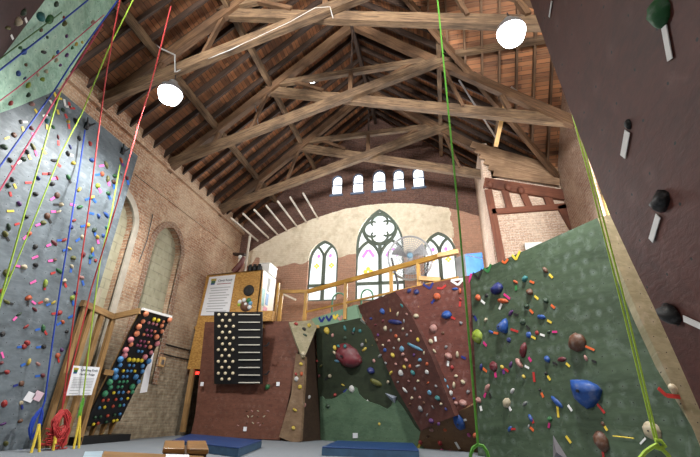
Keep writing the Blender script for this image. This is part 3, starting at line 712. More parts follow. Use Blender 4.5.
def hold(pl, wall, x, y, r, col, tape=None, kind=None, stretch=1.0, rot=None, group=None):
    p = pl.at(x, y); px = (p-EYE).dot(F_)/f; R = r*px*(1.0 if r < 4.4 else 1.08)
    kinds = ['jug', 'crimp', 'pinch', 'sloper', 'egg', 'jug']
    kind = kind or random.choice(kinds)
    a = rot if rot is not None else random.uniform(-.9, .9)
    me = hold_mesh(kind, col)
    o = bpy.data.objects.new('climbing_hold', me); COL.objects.link(o)
    mw = pl.basis().to_4x4() @ Matrix.Rotation(a, 4, 'Z') @ Matrix.Diagonal((R*stretch, R, R, 1)); mw.translation = p
    o.matrix_basis = mw
    inv = mw.inverted()
    tcs = []
    for t in (tape or []):
        tx, ty, tc = t[:3]; L = t[3] if len(t) > 3 else 5.0
        d = V((tx-x, ty-y, 0)); d = d.normalized() if d.length > .01 else V((0, 1, 0))
        q = tape_obj(pl, (tx-d.x*L/2, ty-d.y*L/2), (tx+d.x*L/2, ty+d.y*L/2), tc, wpx=5.5 if pl is NR else 2.1)
        mb = MB(); mb.prism(q, pl.n*.004)
        tm = mb.mesh('tape', [TM(tc)], V((0, 0, 0)))
        to = bpy.data.objects.new('tape', tm); COL.objects.link(to); to.parent = o; to.matrix_parent_inverse = inv
        to['label'] = cname(tc)+' tape strip'; tcs.append(cname(tc))
    if r >= 4.5:
        bo = bpy.data.objects.new('bolt', BOLT); COL.objects.link(bo); bo.parent = o; bo.location = (0, 0, {'sloper': .72, 'wedge': .8, 'egg': .8, 'volume': .58, 'crimp': .5, 'pinch': .7}.get(kind, .75)); bo.scale = (1, 1, 1)
    ALLH.append(dict(o=o, wall=wall, x=x, y=y, r=r, col=col, t=' and '.join(dict.fromkeys(tcs)), kind=kind, st=stretch))
    o['category'] = 'climbing hold'; o['group'] = group or ('holds on the '+wall)
    return o
STR = []
def strip(pl, wall, a, b_, col, w=None, shape='strip'):
    q = tape_obj(pl, a, b_, col, w=w); mb = MB().prism(q, pl.n*.004)
    o = mb.build('tape_strip', TM(col)); STR.append(dict(o=o, wall=wall, y=(a[1]+b_[1])/2, col=col, s='tape strip')); o['category'] = 'tape'; o['group'] = 'tape strips on the '+wall
def vtape(pl, wall, pts, col, w=None, close=False):
    mb = MB(); pr = list(zip(pts, pts[1:])) + ([(pts[-1], pts[0])] if close else [])
    for a, b_ in pr: mb.prism(tape_obj(pl, a, b_, col, w=w), pl.n*.004)
    o = mb.build('tape_mark', TM(col)); STR.append(dict(o=o, wall=wall, y=pts[1][1], col=col, s='triangle of tape' if close else 'tape chevron')); o['category'] = 'tape'; o['group'] = 'tape marks on the '+wall
def holds(pl, wall, text, rdef=2.6):
    for ln in text.strip().splitlines():
        for it in ln.split(';'):
            w = it.split()
            if not w: continue
            x, y, r, c = float(w[0]), float(w[1]), float(w[2]) or rdef, w[3]
            tp = []; rest = w[4:]
            while len(rest) >= 3: tp.append((float(rest[0]), float(rest[1]), rest[2])); rest = rest[3:]
            hold(pl, wall, x, y, r, c, tp)
W1 = 'grey wall'
holds(G, W1, '''
31.5 104 2.8 salmon 36 111 yellow; 49 98.5 2.4 brown 51 102 white; 56 102.5 2.8 dkgreen 58 112 yellow; 63 110 2.2 dkgreen 66 116 red; 68 121.5 2 yellow 69 126.5 red
49 115 1.8 green 45 115.5 white; 47 121 2.6 teal 47 127 yellow; 21 122 2.2 grey 23 129 yellow 25 122 white; 31 128 2.4 dkred 33 135 pink; 53 127 2 green; 58 137 2 dkred 58.5 143 red
14 135 2.6 brown 7 138 yellow; 4 147 3.2 dkgreen; 33 147 3 olive; 75.5 121 3 black; 79 138.6 2.4 black; 70 147 2.2 navy; 90 143.6 2.4 red
10 160 2.6 black 13 167.5 red; 23 159 2.8 dkgreen 19.5 162 white; 27 152 2.4 black 29.5 157 yellow; 12 179.5 2.4 black 15 186 yellow; 8 185.5 2.6 dkgreen 10.5 194 red; 54 160.5 2.8 black 59 165 red
67.7 153.7 2.6 black 71 155 cream; 73 163 2.4 yellow; 49 173.7 2 dkred 45 173.7 red; 38 178 2.4 navy; 57 178 1.8 red 53.5 178.5 pink; 52 184 2.6 black; 68 177 2.6 green 70 181 black
35.5 194 2.6 black; 57 195.3 3 brown 52.5 198.6 pink; 61 204.5 2.4 cream 56 204.5 black; 19 203.6 2.6 purple; 79 189.5 2.6 yellow; 79.7 207 3 green 72.5 204.8 pink
121 160.5 2.6 orange 122.5 164 purple; 91.5 160 2.6 blue; 106 165 3.2 olive 101.5 165.8 pink; 101.8 174 2.4 orange 97.5 174.6 blue; 107.6 179 3 olive 108.8 183.5 pink; 114.5 176 2.4 green; 113.5 182 2.6 brown 114 186.5 blue
121 173.6 2 grey; 127 178 2.2 dkred 128 182.5 blue; 97.5 185.7 2.6 lime 100 190.5 pink; 108 193.4 2.4 green 109.5 197 blue; 92 197.3 2.6 yellow 87.5 199 blue 94.5 200.5 blue
26 216.6 2.4 black; 8.5 227 3.2 dkgreen 17 224 red; 5 234 3.2 olive 8 239 black; 47 216 3.2 brown 50 221 black; 43 222.7 2.8 olive 38 224.8 pink; 58.5 211.6 2.4 cream 53.5 211.6 pink; 29 233.7 2.4 orange 25 237.5 pink
35 246.8 2.6 black; 54 243 3 dkred 48.6 245.3 pink; 64 240 2.6 red 59.5 240.3 blue; 69 248.5 2.2 yellow 65 250 blue; 54.5 260 2 brown 50.5 260.8 pink; 35.5 265 2.6 black; 23.7 267 3 cream 17.5 266 pink; 73 258 2.8 olive
74 220.5 2 red; 71 227 2.4 navy; 71.6 266.5 2.2 cream 71 270 blue; 98.5 216 2.4 blue; 106 215 3 blue; 87.6 225 2.4 yellow 83 226 blue; 94 230 2.6 dkgreen 95 233.5 blue; 97 237 2.4 yellow 98 241.5 pink; 103 235.6 2 blue
82 237 2 cream 77.7 240 blue; 83 254.7 2.6 dkred; 92 250 2.6 yellow 93 254 blue; 90.5 257 2.2 teal 90 261.5 blue; 95.5 260.6 1.8 red; 106.6 227.7 2.2 teal
7 273 4.2 olive; 45 283.5 3.6 lime 44.7 287.5 red; 59 271 3 green 53 273 red; 64 280.7 2.4 cream 65.5 285 red; 81 277.4 2.8 salmon 83 283 blue; 1 291 2.6 red; 28 298 3.2 orange 28 303 black 33.7 302.5 pink; 46 300.4 2.4 cream 40.5 302.5 red
53.4 302.5 2.2 yellow 48.5 304.5 blue; 75.5 293 2.4 navy; 72 298 2.6 lime 73 303 blue; 6.5 302 2.8 olive 11 303.5 black; 34.5 309.4 2.4 dkred; 58.8 313 3 red 54 313.5 red; 19 314.3 2.4 dkgreen 14.8 318.6 pink; 62.4 322 2.2 orange 59 323.8 blue
26 326.6 2.4 red; 43 328.3 3.2 green 37.5 329.5 blue 45.5 332.5 red; 2.5 334 2.6 black; 66.5 331.6 2 black; 27 343 3 red; 24 346.6 2.6 red 19.5 347 blue; 43.5 346.6 2.6 black 38.5 347.2 blue; 57.5 355.7 2.6 orange 58.5 360 red; 61.6 350 2 purple
28.7 362 2.8 yellow 23 364.8 blue; 38 364 2.4 salmon; 6.6 372 2.6 red 2 373 black; 42.7 375.4 2.4 dkred 37.5 376 blue; 21.3 383.6 2.8 brown 15.5 385.5 navy; 4 403.8 3.2 red; 21 403 2.2 cream 22 406.5 navy; 1 363 2.2 dkred; 20 421 2.4 brown; 3 424 2.4 purple; 5.5 443.5 2.6 olive; 20 452 2.6 navy
''')
for a, b_, c in (((35, 150), (37, 156), 'magenta'), ((42, 148), (46, 154), 'yellow'), ((25, 182.6), (32, 182.6), 'red'), ((7, 211), (14, 211), 'yellow'), ((32, 258.5), (38, 256), 'pink'), ((30, 283.5), (36, 280.5), 'pink'),
                 ((88, 212.5), (94, 214), 'blue'), ((68, 318), (73, 315.5), 'blue'), ((1.5, 352), (3.5, 358), 'pink')): strip(G, W1, a, b_, c)
vtape(G, W1, [(54, 92), (56.5, 98), (62, 99)], 'yellow'); vtape(G, W1, [(64, 99), (65.5, 106.5), (72, 107)], 'white'); vtape(G, W1, [(69, 102), (70, 108), (75, 108.5)], 'red')
for k, (x, y, c, l) in enumerate(((29.5, 397, 'white', 'left of two small paper tags low on the grey wall'), (38, 396, 'salmon', 'right of two small paper tags low on the grey wall'))):
    p = G.at(x, y, .01); o = MB().prism([p+V((0, -.1, -.05)), p+V((0, .05, -.09)), p+V((0, .1, .05)), p+V((0, -.05, .09))], (.006, 0, 0)).build('paper_tag', M_paper if k == 0 else plain('pink_paper', (.8, .6, .7), .6)); tag(o, l, 'paper tag', 'paper tags on the grey wall')
holds(PR, 'mint overhang', '''
40 16 5 teal; 49 19 4.5 green; 56 4 3 dkgreen; 64 23 3 olive; 41 30 2.2 brown; 47 37 1.8 dkgreen; 23.6 51.6 3.4 blue; 20 47.6 2.2 green; 43.5 52 3.2 black; 53 57 2 yellow; 57.5 52 2.2 blue; 56 60 2.4 cream; 60 65 1.8 purple
45.7 71 2.6 cream; 37.4 74 2.8 cream; 42 79 2.8 lime; 28 85 3.2 lime; 18 73 3.2 blue; 25.6 64.6 2 brown; 24.6 78 1.8 navy; 66.5 36 2 purple; 66.5 55 2.4 purple; 72 47.6 1.8 green; 76 44 2 yellow; 82 42 1.8 yellow; 92.5 22 2.4 salmon; 63.5 17 1.4 red; 10.5 103 2.8 red; 28 94.6 2.6 dkgreen
''')
holds(BRN, 'maroon panel at upper left', '23 12 4 dkgreen 26 20 white; 17 20.6 4.6 cream; 7.5 27.5 3.4 olive 12 37 white')
holds(NR, 'maroon foreground overhang', '662 12 0 olive 668 43 white')if False else None
hold(NR, 'maroon foreground overhang', 662, 13, 13, 'green', [(667.5, 43, 'white', 34)], 'egg')
hold(NR, 'maroon foreground overhang', 629, 124.5, 4.4, 'black', [(625.5, 144, 'white', 26)], 'egg')
hold(NR, 'maroon foreground overhang', 663, 201, 11, 'black', [(655, 228, 'white', 26)], 'jug', rot=.4)
hold(NR, 'maroon foreground overhang', 672, 313, 12, 'black', [(694, 323, 'white', 22)], 'jug', rot=-.5)
strip(NR, 'maroon foreground overhang', (552, 1), (549.5, 17), 'white', w=.018)
W2 = 'green right wall'
holds(GR, W2, '''
478.4 298 3.4 orange 483 302 white; 486.7 295.5 2.2 black; 515.6 282 2.6 orange 516 288 green; 525 279 3.4 teal 532 282 orange; 530 292 4 brown 536.5 297.5 yellow; 526.8 306.4 3 dkgreen 531.5 311.5 orange; 511 313 3 purple 516 314.5 black; 541.5 317 4 blue 549.5 321.5 yellow
486 320 2.2 cream; 523 322 3.4 dkgreen 528 327.5 black; 545.5 270 3.4 brown 551 276 yellow; 546 300.5 3.2 dkgreen 553 306.5 orange; 478 336.5 6.2 lime 485 344 magenta; 491 332 2.6 blue 496 333 orange; 509 340 2.6 navy; 529 335 3.2 blue 533.5 337.5 yellow
537 333 2.2 red 542.5 335 white; 549 332 2 dkgreen 554.7 331.8 magenta; 524 350 5.6 dkred 530 359.5 magenta; 481.4 367 2.8 navy 485 370 orange; 494 366.6 4.6 dkred 495.5 375 magenta; 502.5 367 2.4 yellow 503.5 371.5 purple 506.5 370 red; 511 364.7 2.8 purple; 519.5 363 4.4 salmon 527 367 white
524 376.5 2.2 yellow; 547.5 359.4 3.2 blue 555 363.5 black; 562 359.4 4 dkred 568 364.9 yellow; 586 358 2.6 salmon 594 361.3 black; 546 373.5 1.8 black 549 378 yellow; 487.4 388.5 4 salmon 485 395 magenta 490 395.5 black; 479 400 3.4 salmon 481 408.5 white
507 403 4.4 cream 510 408.5 white; 512.5 391 2.8 white; 525 403.7 2.6 grey; 531 418 3.2 blue 532.5 421 red; 510 429 2.8 blue 513 429 red; 475 435.5 2.4 orange; 550 419 2.8 green 549 425.5 magenta; 540 390 1.6 black 542.5 395 orange; 603 424 2 brown 606 428.5 yellow; 529 426 1.6 white 532 429 orange
473.5 315 2 black 475.5 318.5 navy
''')
hold(GR, W2, 497.5, 289, 6.2, 'navy', [(507, 296.5, 'magenta', 8)], 'jug', 1.1, .2)
hold(GR, W2, 503, 301, 4.2, 'orange', [(500.5, 306.5, 'white', 6)], 'crimp', 1.35, -.3)
hold(GR, W2, 504, 327, 8, 'blue', [(514.5, 330.5, 'red', 8)], 'wedge', .8, 2.6)
hold(GR, W2, 577, 342.5, 8, 'salmon', [(590, 348.2, 'orange', 10)], 'wedge', 1.15, -1.0); ALLH[-1]['o'].data = hold_mesh('egg', 'brown'); ALLH[-1]['col'] = 'brown'
hold(GR, W2, 587, 391.5, 14.5, 'blue', [(601, 408.5, 'red', 12)], 'wedge', 1.12, -.25)
hold(GR, W2, 557, 402, 4.5, 'blue', [(558, 412, 'yellow', 11)], 'crimp', 1.2, -.7)
hold(GR, W2, 602, 442, 8, 'brown', [(603, 452.5, 'red', 10), (598, 436, 'white', 5)], 'egg', .9, .3)
hold(GR, W2, 652.5, 431, 8, 'cream', [(643, 441, 'white', 8)], 'sloper', .95, .2)
hold(GS, 'pale side of the green wall', 672.6, 388.7, 4.4, 'cream', [], 'sloper'); vtape(GS, 'pale side of the green wall', [(658, 388), (666, 395.5), (680, 397)], 'red', w=.05)
for a, b_, c in (((566, 436), (571, 443), 'yellow'), ((568, 405), (572, 411), 'white'), ((533.5, 372), (534.5, 382), 'red')): strip(GR, W2, a, b_, c)
for pts, c in (([(473, 273), (478.5, 279), (482, 269)], 'black'), ([(483.5, 268), (488, 272), (491, 264)], 'green'), ([(502, 261), (505, 263), (508, 259)], 'orange'), ([(512, 255), (516, 259.5), (520, 251)], 'yellow'), ([(467.5, 284), (469.5, 280), (471.5, 273.5)], 'magenta')): vtape(GR, W2, pts, c)
# grey wedge and rope bit at the bottom of the green wall
wv = MB(); a, b_, c = GR.at(553, 435), GR.at(553, 462), GR.at(570, 462); ap = GR.at(556, 452, .25)
for q in ((a, b_, ap), (b_, c, ap), (c, a, ap), (a, b_, c)): wv.face(q)
tag(wv.build('wall_volume', plain('grey_volume', (.2, .19, .21), .6)), 'grey wedge volume at the bottom of the green wall', 'climbing volume')
W3 = 'brick red panel'
holds(RB, W3, '''
437 296.5 3.6 orange 433 301.5 navy; 446.6 315 4.6 blue 453 318 red; 460 291 2.4 orange; 455 289 2.4 blue; 409 291 2.2 navy; 416.5 292 2.8 navy; 416 316 2.8 cream; 433.5 328.5 4 salmon 435.5 339 white; 431 341.7 2.4 cream; 448.6 356 3.8 salmon 448 363.5 white; 457.4 354.4 2.6 cream 463.5 357.5 navy; 452 367.6 2 red; 434.4 351 2 cream
454 385 2.6 cream; 463 382 2.4 cream; 463 403 4 salmon; 461 323 1.8 grey; 446 347 1.6 grey; 468 392 2 grey; 460.5 299 1.6 red 460 304 red; 456 376 1.8 cream; 443 333 1.6 brown
''')
vtape(RB, W3, [(423, 284), (430, 288.5), (433, 282.5)], 'navy'); vtape(RB, W3, [(437, 288), (442, 288.5), (446, 285)], 'red'); vtape(RB, W3, [(451, 280.5), (458, 285), (464, 278.5)], 'white', close=True)
W5 = 'seam between the red panels'
holds(RB, W5, '402.5 306 2.6 teal; 408 314 2.6 salmon; 413.5 323.5 2.4 navy; 416.5 330 2 ltblue; 420 337 2 teal; 424 344 3 white; 428 349 2.6 orange; 432 357.5 2.4 blue; 435 367 2.6 salmon; 440.5 376 3 white; 443 381 3.6 ltblue; 446.5 387 2.6 ltblue; 450.5 393.5 2.6 white; 453 399 2.2 navy; 456 403 2.2 salmon; 434 362 1.8 purple; 438 370.5 2 cream; 410.5 318.5 1.8 white; 419 333.5 1.6 purple')
W4 = 'red brown overhanging panel'
hold(RA, W4, 395, 322, 4.2, 'teal', [], 'crimp', 1.7, -.2); ALLH[-1]['o'].data = hold_mesh('crimp', 'navy'); ALLH[-1]['col'] = 'navy'
hold(RA, W4, 415, 347, 3.0, 'ltblue', [], 'crimp', 2.6, -.42)
holds(RA, W4, '''382.6 311.5 3 blue; 385.5 328.6 2.4 cream; 402 349 2.8 ltblue; 393 355 2.6 yellow; 401 373 3 white; 413 372.5 2.8 teal; 404.5 367 2 yellow; 410 366.5 1.8 orange; 417.7 366 2.2 white; 420 360 2.2 ltblue; 406.5 360 2.2 salmon; 403 354.5 2.2 salmon; 427 372 2.2 white; 405 390 2.8 white; 391 373 2.2 yellow; 385 350 2 blue; 373.6 345 2 yellow; 380 356 2.4 grey; 418 340 2 yellow; 397.7 314 2 cream
437.7 398 3 teal; 429.6 392.6 2.4 ltblue; 420.6 409 2.8 grey; 431.4 420.7 2.8 purple; 438.6 424 1.8 purple; 412 398 1.8 cream; 420 397.5 1.6 salmon; 396 336 1.8 orange; 389 341 1.8 salmon; 399 340 1.6 cream; 407 335 1.6 grey; 378 335 1.6 purple; 383 321 1.6 dkred; 371 318.5 1.8 navy; 375.5 325 1.6 dkred; 391 330.5 1.6 grey; 403 329 1.6 cream; 411 331 1.4 salmon
386 363 1.6 grey; 396 364 1.6 salmon; 388 382 1.6 cream; 398 382 1.5 grey; 409 381 1.6 salmon; 418 381 1.6 cream; 428 383 1.6 orange; 436 386 1.6 grey; 415 389 1.6 grey; 424 403 1.6 brown; 433 407 1.6 grey; 441 404 1.6 cream; 446 409 1.6 navy; 410 404 1.6 brown; 427 364 1.8 orange; 424 353 1.6 cream; 414 355 1.6 purple; 409 344 1.6 teal; 404 321 1.6 grey; 377 340.5 1.8 brown; 369 333 1.6 grey; 427 415 1.5 grey; 383 345 1.4 cream; 394 348 1.4 grey''')
W6 = 'kick panel under the red panels'
hold(KB, W6, 459, 421, 7, 'blue', [(464.5, 420, 'white', 4)], 'pinch', 1.2, .1)
holds(KB, W6, '431.4 429.7 2.2 salmon; 445 430 1.8 orange; 440 443 2.6 red; 449 452 2.6 magenta; 442 450 2 magenta; 420.5 442.5 2.2 red 419 446 yellow; 469 435 2 pink; 428 437 1.6 brown')
strip(KB, W6, (455.5, 442), (459.5, 449), 'white'); 
W7 = 'green central panel'
hold(GB, W7, 349, 355.5, 15, 'red', [], 'sloper', .62, .95); ALLH[-1]['o'].data = hold_mesh('sloper', 'dkred'); ALLH[-1]['col'] = 'dkred'
holds(GB, W7, '''327 331 3.4 yellow; 332.5 335.5 1.8 salmon; 337 361 2.4 ltblue; 371 370.5 4 navy; 370.5 371 1.8 ltblue; 345 328 2.4 teal; 354 330 2.2 teal; 345 338 2 dkgreen; 353 333 1.8 black; 364.5 349.5 2.4 yellow; 362 345 2 grey; 374 361 1.8 salmon; 352 389 3.4 white; 328 406 2.6 dkgreen 327.5 410 pink; 330 376 2 cream 326.5 378.5 black; 321 366 1.8 olive; 319 376 1.6 dkred; 343 385 1.6 yellow; 317 361 1.4 red; 360 331 1.8 teal; 366 341 1.8 olive; 335 395 1.8 red; 379.5 424 1.6 yellow''')
hold(GB, W7, 376, 382.5, 5, 'grey', [], 'crimp', 1.0, -.35); ALLH[-1]['o'].data = hold_mesh('crimp', 'olive'); ALLH[-1]['col'] = 'olive'
RV = Plane(GB.at(345, 350, .2), GB.at(355, 352, .2), GB.at(348, 360, .2))
holds(RV, 'big dark red central hold', '335 348 2.4 yellow; 338.5 346 1.8 teal; 345 346.5 2 teal; 334.5 352.5 2 cream; 340 352 1.6 orange; 344.5 353 1.4 yellow; 338 357 1.6 yellow')
for a, b_, c in (((328, 419), (333, 423), 'navy'), ((334, 416.5), (338, 421), 'dkred'), ((340, 413), (343, 418), 'white'), ((367.5, 418.5), (370, 414.5), 'navy'), ((348, 425), (351, 429.5), 'white'), ((353.5, 425), (358.5, 421.5), 'red'), ((361, 432.5), (365, 428), 'navy'), ((343, 438), (347, 434), 'red'), ((399.5, 422), (402.5, 428), 'magenta'), ((342.5, 397), (347, 395.5), 'salmon'), ((349, 395), (353, 398), 'magenta'), ((356, 397), (360, 395), 'navy'), ((367, 400), (369, 404), 'white'), ((399, 438), (402, 441), 'red'), ((409, 439), (412, 443), 'magenta'), ((347, 389.5), (343.5, 392.5), 'navy')): strip(GB, W7, a, b_, c, w=.05)
for pts, c in (([(319, 317.5), (321.5, 322), (324.5, 317)], 'navy'), ([(326, 316), (329, 321), (332, 315.5)], 'navy'), ([(333.5, 315), (335, 319), (338, 314.5)], 'yellow'), ([(338, 317.5), (340.5, 320), (342, 315.5)], 'salmon')): vtape(TB, 'mint top board', pts, c)
o = MB().prism([GB.at(353, 433, .02), GB.at(357.7, 433, .02), GB.at(357.7, 438, .02), GB.at(353, 438, .02)], GB.n*.01).build('wall_label', M_paper); tag(o, 'white square label low on the light green panel', 'label')
wv = MB(); a, b_, c = GB.at(388, 397), GB.at(397, 396.5), GB.at(395, 404); d_ = GB.at(385, 393); ap = GB.at(392, 398, .12)
for q in ((d_, a, ap), (a, c, ap), (c, b_, ap), (b_, d_, ap), (d_, b_, c, a)): wv.face(q)
tag(wv.build('wall_volume', plain('blue_grey_volume', (.22, .25, .3), .6)), 'small blue grey volume beside the red brown overhang', 'climbing volume')
holds(NB, 'small green panel', '304 329 2 black; 296 324 2 red; 309 325.5 2 yellow; 303.5 354 2.4 cream; 305 335 1.8 dkgreen')
holds(AR, 'worn brown arete', '296.5 379 2.4 white; 301 364 2 yellow; 300 387 2.2 yellow; 295 410 2.2 yellow; 293.5 428 2.2 yellow; 301.5 374 1.8 orange; 296 374 1.6 red')
GP = Plane(ar_t, ar_b, g_b); holds(GP, 'black recess beside the arete', '303 397 2 white; 309 397 1.8 white; 305 405 1.6 salmon')
W8 = 'brown alcove panel'
BQ = BP
for yy, xs in ((411, (247, 252, 258, 268)), (416.5, (248, 252, 258, 264)), (423, (247, 253, 258, 263)), (425.5, (238, 260))):
    for x in xs: hold(BQ, W8, x, yy, 1.1, random.choice(['cream', 'salmon', 'cream', 'brown']), [], 'crimp')
hold(BQ, W8, 267.5, 387, 2.6, 'green', [], 'egg')
for k, (x, y, l) in enumerate(((202, 384, 'white square label at the left edge of the brown alcove'), (278, 384, 'white square label right of the black rung board'), (245, 429, 'white square label at the bottom of the brown alcove'))):
    p = BP.at(x, y, .14 if k == 0 else .02); o = MB().box(p-V((.045, .005, .05)), p+V((.045, .005, .05))).build('wall_label', M_paper); tag(o, l, 'label')
# label every hold so that each can be found
from collections import defaultdict
def order(items, base, most=16):
    g = defaultdict(list)
    for h in items: g[base(h)].append(h)
    for k, L in g.items():
        L.sort(key=lambda h: (round(h['y'], 1), h.get('x', 0)))
        for i, h in enumerate(L):
            s = k
            if len(L) > 1:
                s += ', ' + ('topmost' if i == 0 else 'lowest' if i == len(L)-1 else ORD[i]+' from top')
            h['o']['label'] = s
def base(h):
    sz = 'huge ' if h['r'] >= 12 else 'large ' if h['r'] >= 4.4 else 'tiny ' if h['r'] < 1.9 else ''
    sh = 'long ' if h['st'] > 1.6 else ''
    return (sz+sh+cname(h['col'])+' hold' + (' with '+h['t']+' tape' if h['t'] else ' without tape') + ' on the '+h['wall'])
order(ALLH, base)
order(STR, lambda h: cname(h['col'])+' '+h['s']+' on the '+h['wall'])

# ------------------------------------------------------------------ campus board
b0, b1 = aY(214, 384, 10.2), aY(262, 384, 10.2)
yt = 10.2*(b0.x/aY(214, 312, 10.2).x); t0 = aY(214, 312, yt); t1 = aY(262, 312, yt)
CBp = Plane(b0, b1, t0, .05)
cbd = thing('campus_board', 'black training board with wooden knobs and rungs hung on the brown alcove', 'training board', (b0+b1)/2)
MB().prism([b0, b1, t1, t0], -CBp.n*.05).build('back_board', M_black, cbd)
M_knob = plain('knob_wood', (.72, .62, .42), .5); M_rung = plain('rung_wood', (.62, .6, .52), .5)
for k in range(12):
    y = 314.5+k*5.85
    for x in ((219.5, 226.5, 234) if k % 2 == 0 else (223, 230.3)):
        if k >= 6: x -= .6
        p = CBp.at(x, y); MB().ball(p+CBp.n*.03, .042, (1, 1, .9), CBp.basis(), 10, 6).build('knob', M_knob, cbd, smooth=True)
for k in range(10):
    y = 314.7+k*7.55
    a = CBp.at(238.5, y, .03); b_ = CBp.at(260, y, .03)
    r_ = MB().beam(a, b_, .024, .03, CBp.n).build('rung', M_rung, cbd, bevel=.006)
for y in (346, 374.5): 
    p = CBp.at(264, y, -.03); MB().tube([p, p+V((.1, -.05, .0)), p+V((.16, -.05, .09))], .02).build('hook', M_bmet, cbd)
for x in (222, 254):
    a = CBp.at(x, 322, -.06); MB().beam(a, V((a.x, YB-.01, a.z)), .06, .09).build('bracket', M_stud, cbd)
    a = CBp.at(x, 374, -.06); MB().beam(a, V((a.x, YB-.01, a.z)), .06, .09).build('bracket', M_stud, cbd)
# ------------------------------------------------------------------ plywood closet on the platform
YO = 10.5
cl = thing('plywood_closet', 'yellow plywood closet with rules sign above the brown alcove', 'closet', aY(232, 330, YO))
OP = Plane((0, YO, 0), (1, YO, 0), (0, YO, 1), .04)
panel('front_panel', OP, [(207, 275), (228, 273), (263, 269.5), (259, 330), (205, 330), (206, 369), (187, 369)], M_osb, cl)
pc = OP.at(263, 269.5); pcb = OP.at(259, 322)
M_side = plain('cream_board', (.78, .76, .66), .6, var=.05)
MB().prism([pc, V((pc.x+.02, YO+1.0, pc.z)), V((pc.x+.02, YO+1.0, 2.95)), V((pc.x, YO, 2.95))], (-.04, 0, 0)).build('side_panel', M_side, cl)
MB().prism([OP.at(207, 275), pc, V((pc.x, YO+1.0, pc.z)), V((-7.0, YO+1.0, pc.z))], (0, 0, -.03)).build('top_panel', M_osb, cl)
MB().beam(OP.at(193, 369), OP.at(182.5, 432), .12, .1, (0, 1, 0)).build('post', M_stud, cl)
MB().beam(OP.at(279, 283), V((OP.at(279, 283).x-.05, YO+.1, 2.95)), .05, .1, (0, 1, 0)).build('corner_post', M_pine, cl)
def onside(y, z): return V((pc.x+.035, y, z))
def poster(y0, y1, z0, z1, mat, label, art=None):
    t = thing('poster', label, 'poster', onside(y0, z0), 'posters on the closet side')
    MB().box((pc.x+.002, y0, z0), (pc.x+.012, y1, z1)).build('sheet', mat, t)
    if art: art(t)
zp = pc.z
poster(YO+.42, YO+.85, zp-.55, zp-.12, plain('photo_dark', (.16, .15, .12), .4, var=.6, scale=9), 'dark photo poster with a white shape, uppermost on the closet side',
       lambda t: MB().prism([(pc.x+.016, YO+.55, zp-.5), (pc.x+.016, YO+.72, zp-.5), (pc.x+.016, YO+.66, zp-.25), (pc.x+.016, YO+.6, zp-.25)], (-.003, 0, 0)).build('white_shape', M_white_p, t))
poster(YO+.40, YO+.87, zp-.98, zp-.62, plain('photo_blue', (.16, .30, .52), .4, var=.4, scale=12), 'blue poster below the dark photo on the closet side')
poster(YO+.06, YO+.32, zp-1.05, zp-.55, plain('photo_teal', (.2, .5, .45), .4, var=.4, scale=12), 'teal poster near the front edge of the closet side')
poster(YO+.32, YO+.66, zp-1.42, zp-1.04, plain('photo_pink', (.75, .35, .42), .4, var=.3, scale=12), 'pink poster lowest on the closet side')
wb = thing('white_box', 'white box standing at the right end of the closet top', 'box', (pc.x-.1, YO+.6, pc.z))
MB().box((pc.x-.28, YO+.3, pc.z), (pc.x+.06, YO+.9, pc.z+.3)).build('body', M_white_p, wb, bevel=.01); MB().box((pc.x-.3, YO+.28, pc.z+.3), (pc.x+.08, YO+.92, pc.z+.33)).build('lid', M_white_p, wb, bevel=.008)
for k in range(3):
    p = OP.at(250+4.5*k, 270, -.2); p.z = pc.z
    o = MB().lathe(p, [(0, 0), (.075, 0), (.085, .18), (.05, .22), (.05, .25), (0, .25)], n=12).build('black_jar', M_black, smooth=True)
    tag(o, ['left', 'middle', 'right'][k]+' of three small black jars on the closet top', 'jar', 'black jars on the closet')
p = OP.at(237, 273, -.35); p.z = pc.z
p = p+V((0, 0, .09)); rc = thing('red_boot_shape', 'dark red bent wooden piece standing on the closet top by the pipe', 'ornament', p)
MB().tube([p+V((-.12, 0, .0)), p+V((-.02, 0, .12)), p+V((.1, 0, .3)), p+V((.16, 0, .5))], [.1, .1, .09, .06], 8).build('leg', plain('dark_red_wood', (.12, .025, .02), .5), rc, smooth=True)
MB().beam(p+V((-.22, 0, .62)), p+V((.2, 0, .58)), .16, .07).build('seat', M_dark, rc, bevel=.01); MB().ball(p+V((.04, -.02, .5)), .07).build('knob', M_white_p, rc, smooth=True)
p = OP.at(249, 290.5, 0); sp_ = thing('wall_speaker', 'round dark speaker on the plywood closet front', 'speaker', p)
MB().lathe(p, [(0, 0), (.17, 0), (.17, .03), (.14, .05), (0, .05)], (0, -1, 0), 24).build('ring', M_bmet, sp_); MB().lathe(p+V((0, -.05, 0)), [(0, .005), (.05, .02), (.12, .01), (.125, 0)], (0, -1, 0), 20).build('cone', M_black, sp_, smooth=True)
p = aY(246, 306, yt-.02); od = thing('hanging_ornament', 'brown round ornament with white and green lobes above the black board', 'ornament', p)
MB().ball(p, .17, (1, .6, .9), None, 14, 9).build('body', HM('brown'), od, smooth=True)
for dx, dz, c, r in ((-.16, .1, 'white', .06), (-.04, .14, 'white', .06), (.1, .13, 'green', .07), (.16, .05, 'ltblue', .06), (.02, .03, 'white', .045), (.15, -.06, 'white', .06), (-.17, .02, 'lime', .05)):
    MB().ball(p+V((dx, -.08, dz)), r, (1, .6, 1)).build('lobe', HM(c), od, smooth=True)
bx = MB(); q = aY(259, 311, 10.3); bx.box((q.x-.02, 10.3, 2.95), (q.x+.42, 10.48, q.z)); tag(bx.build('plywood_box', M_osb), 'small plywood box standing right of the black training board', 'box')
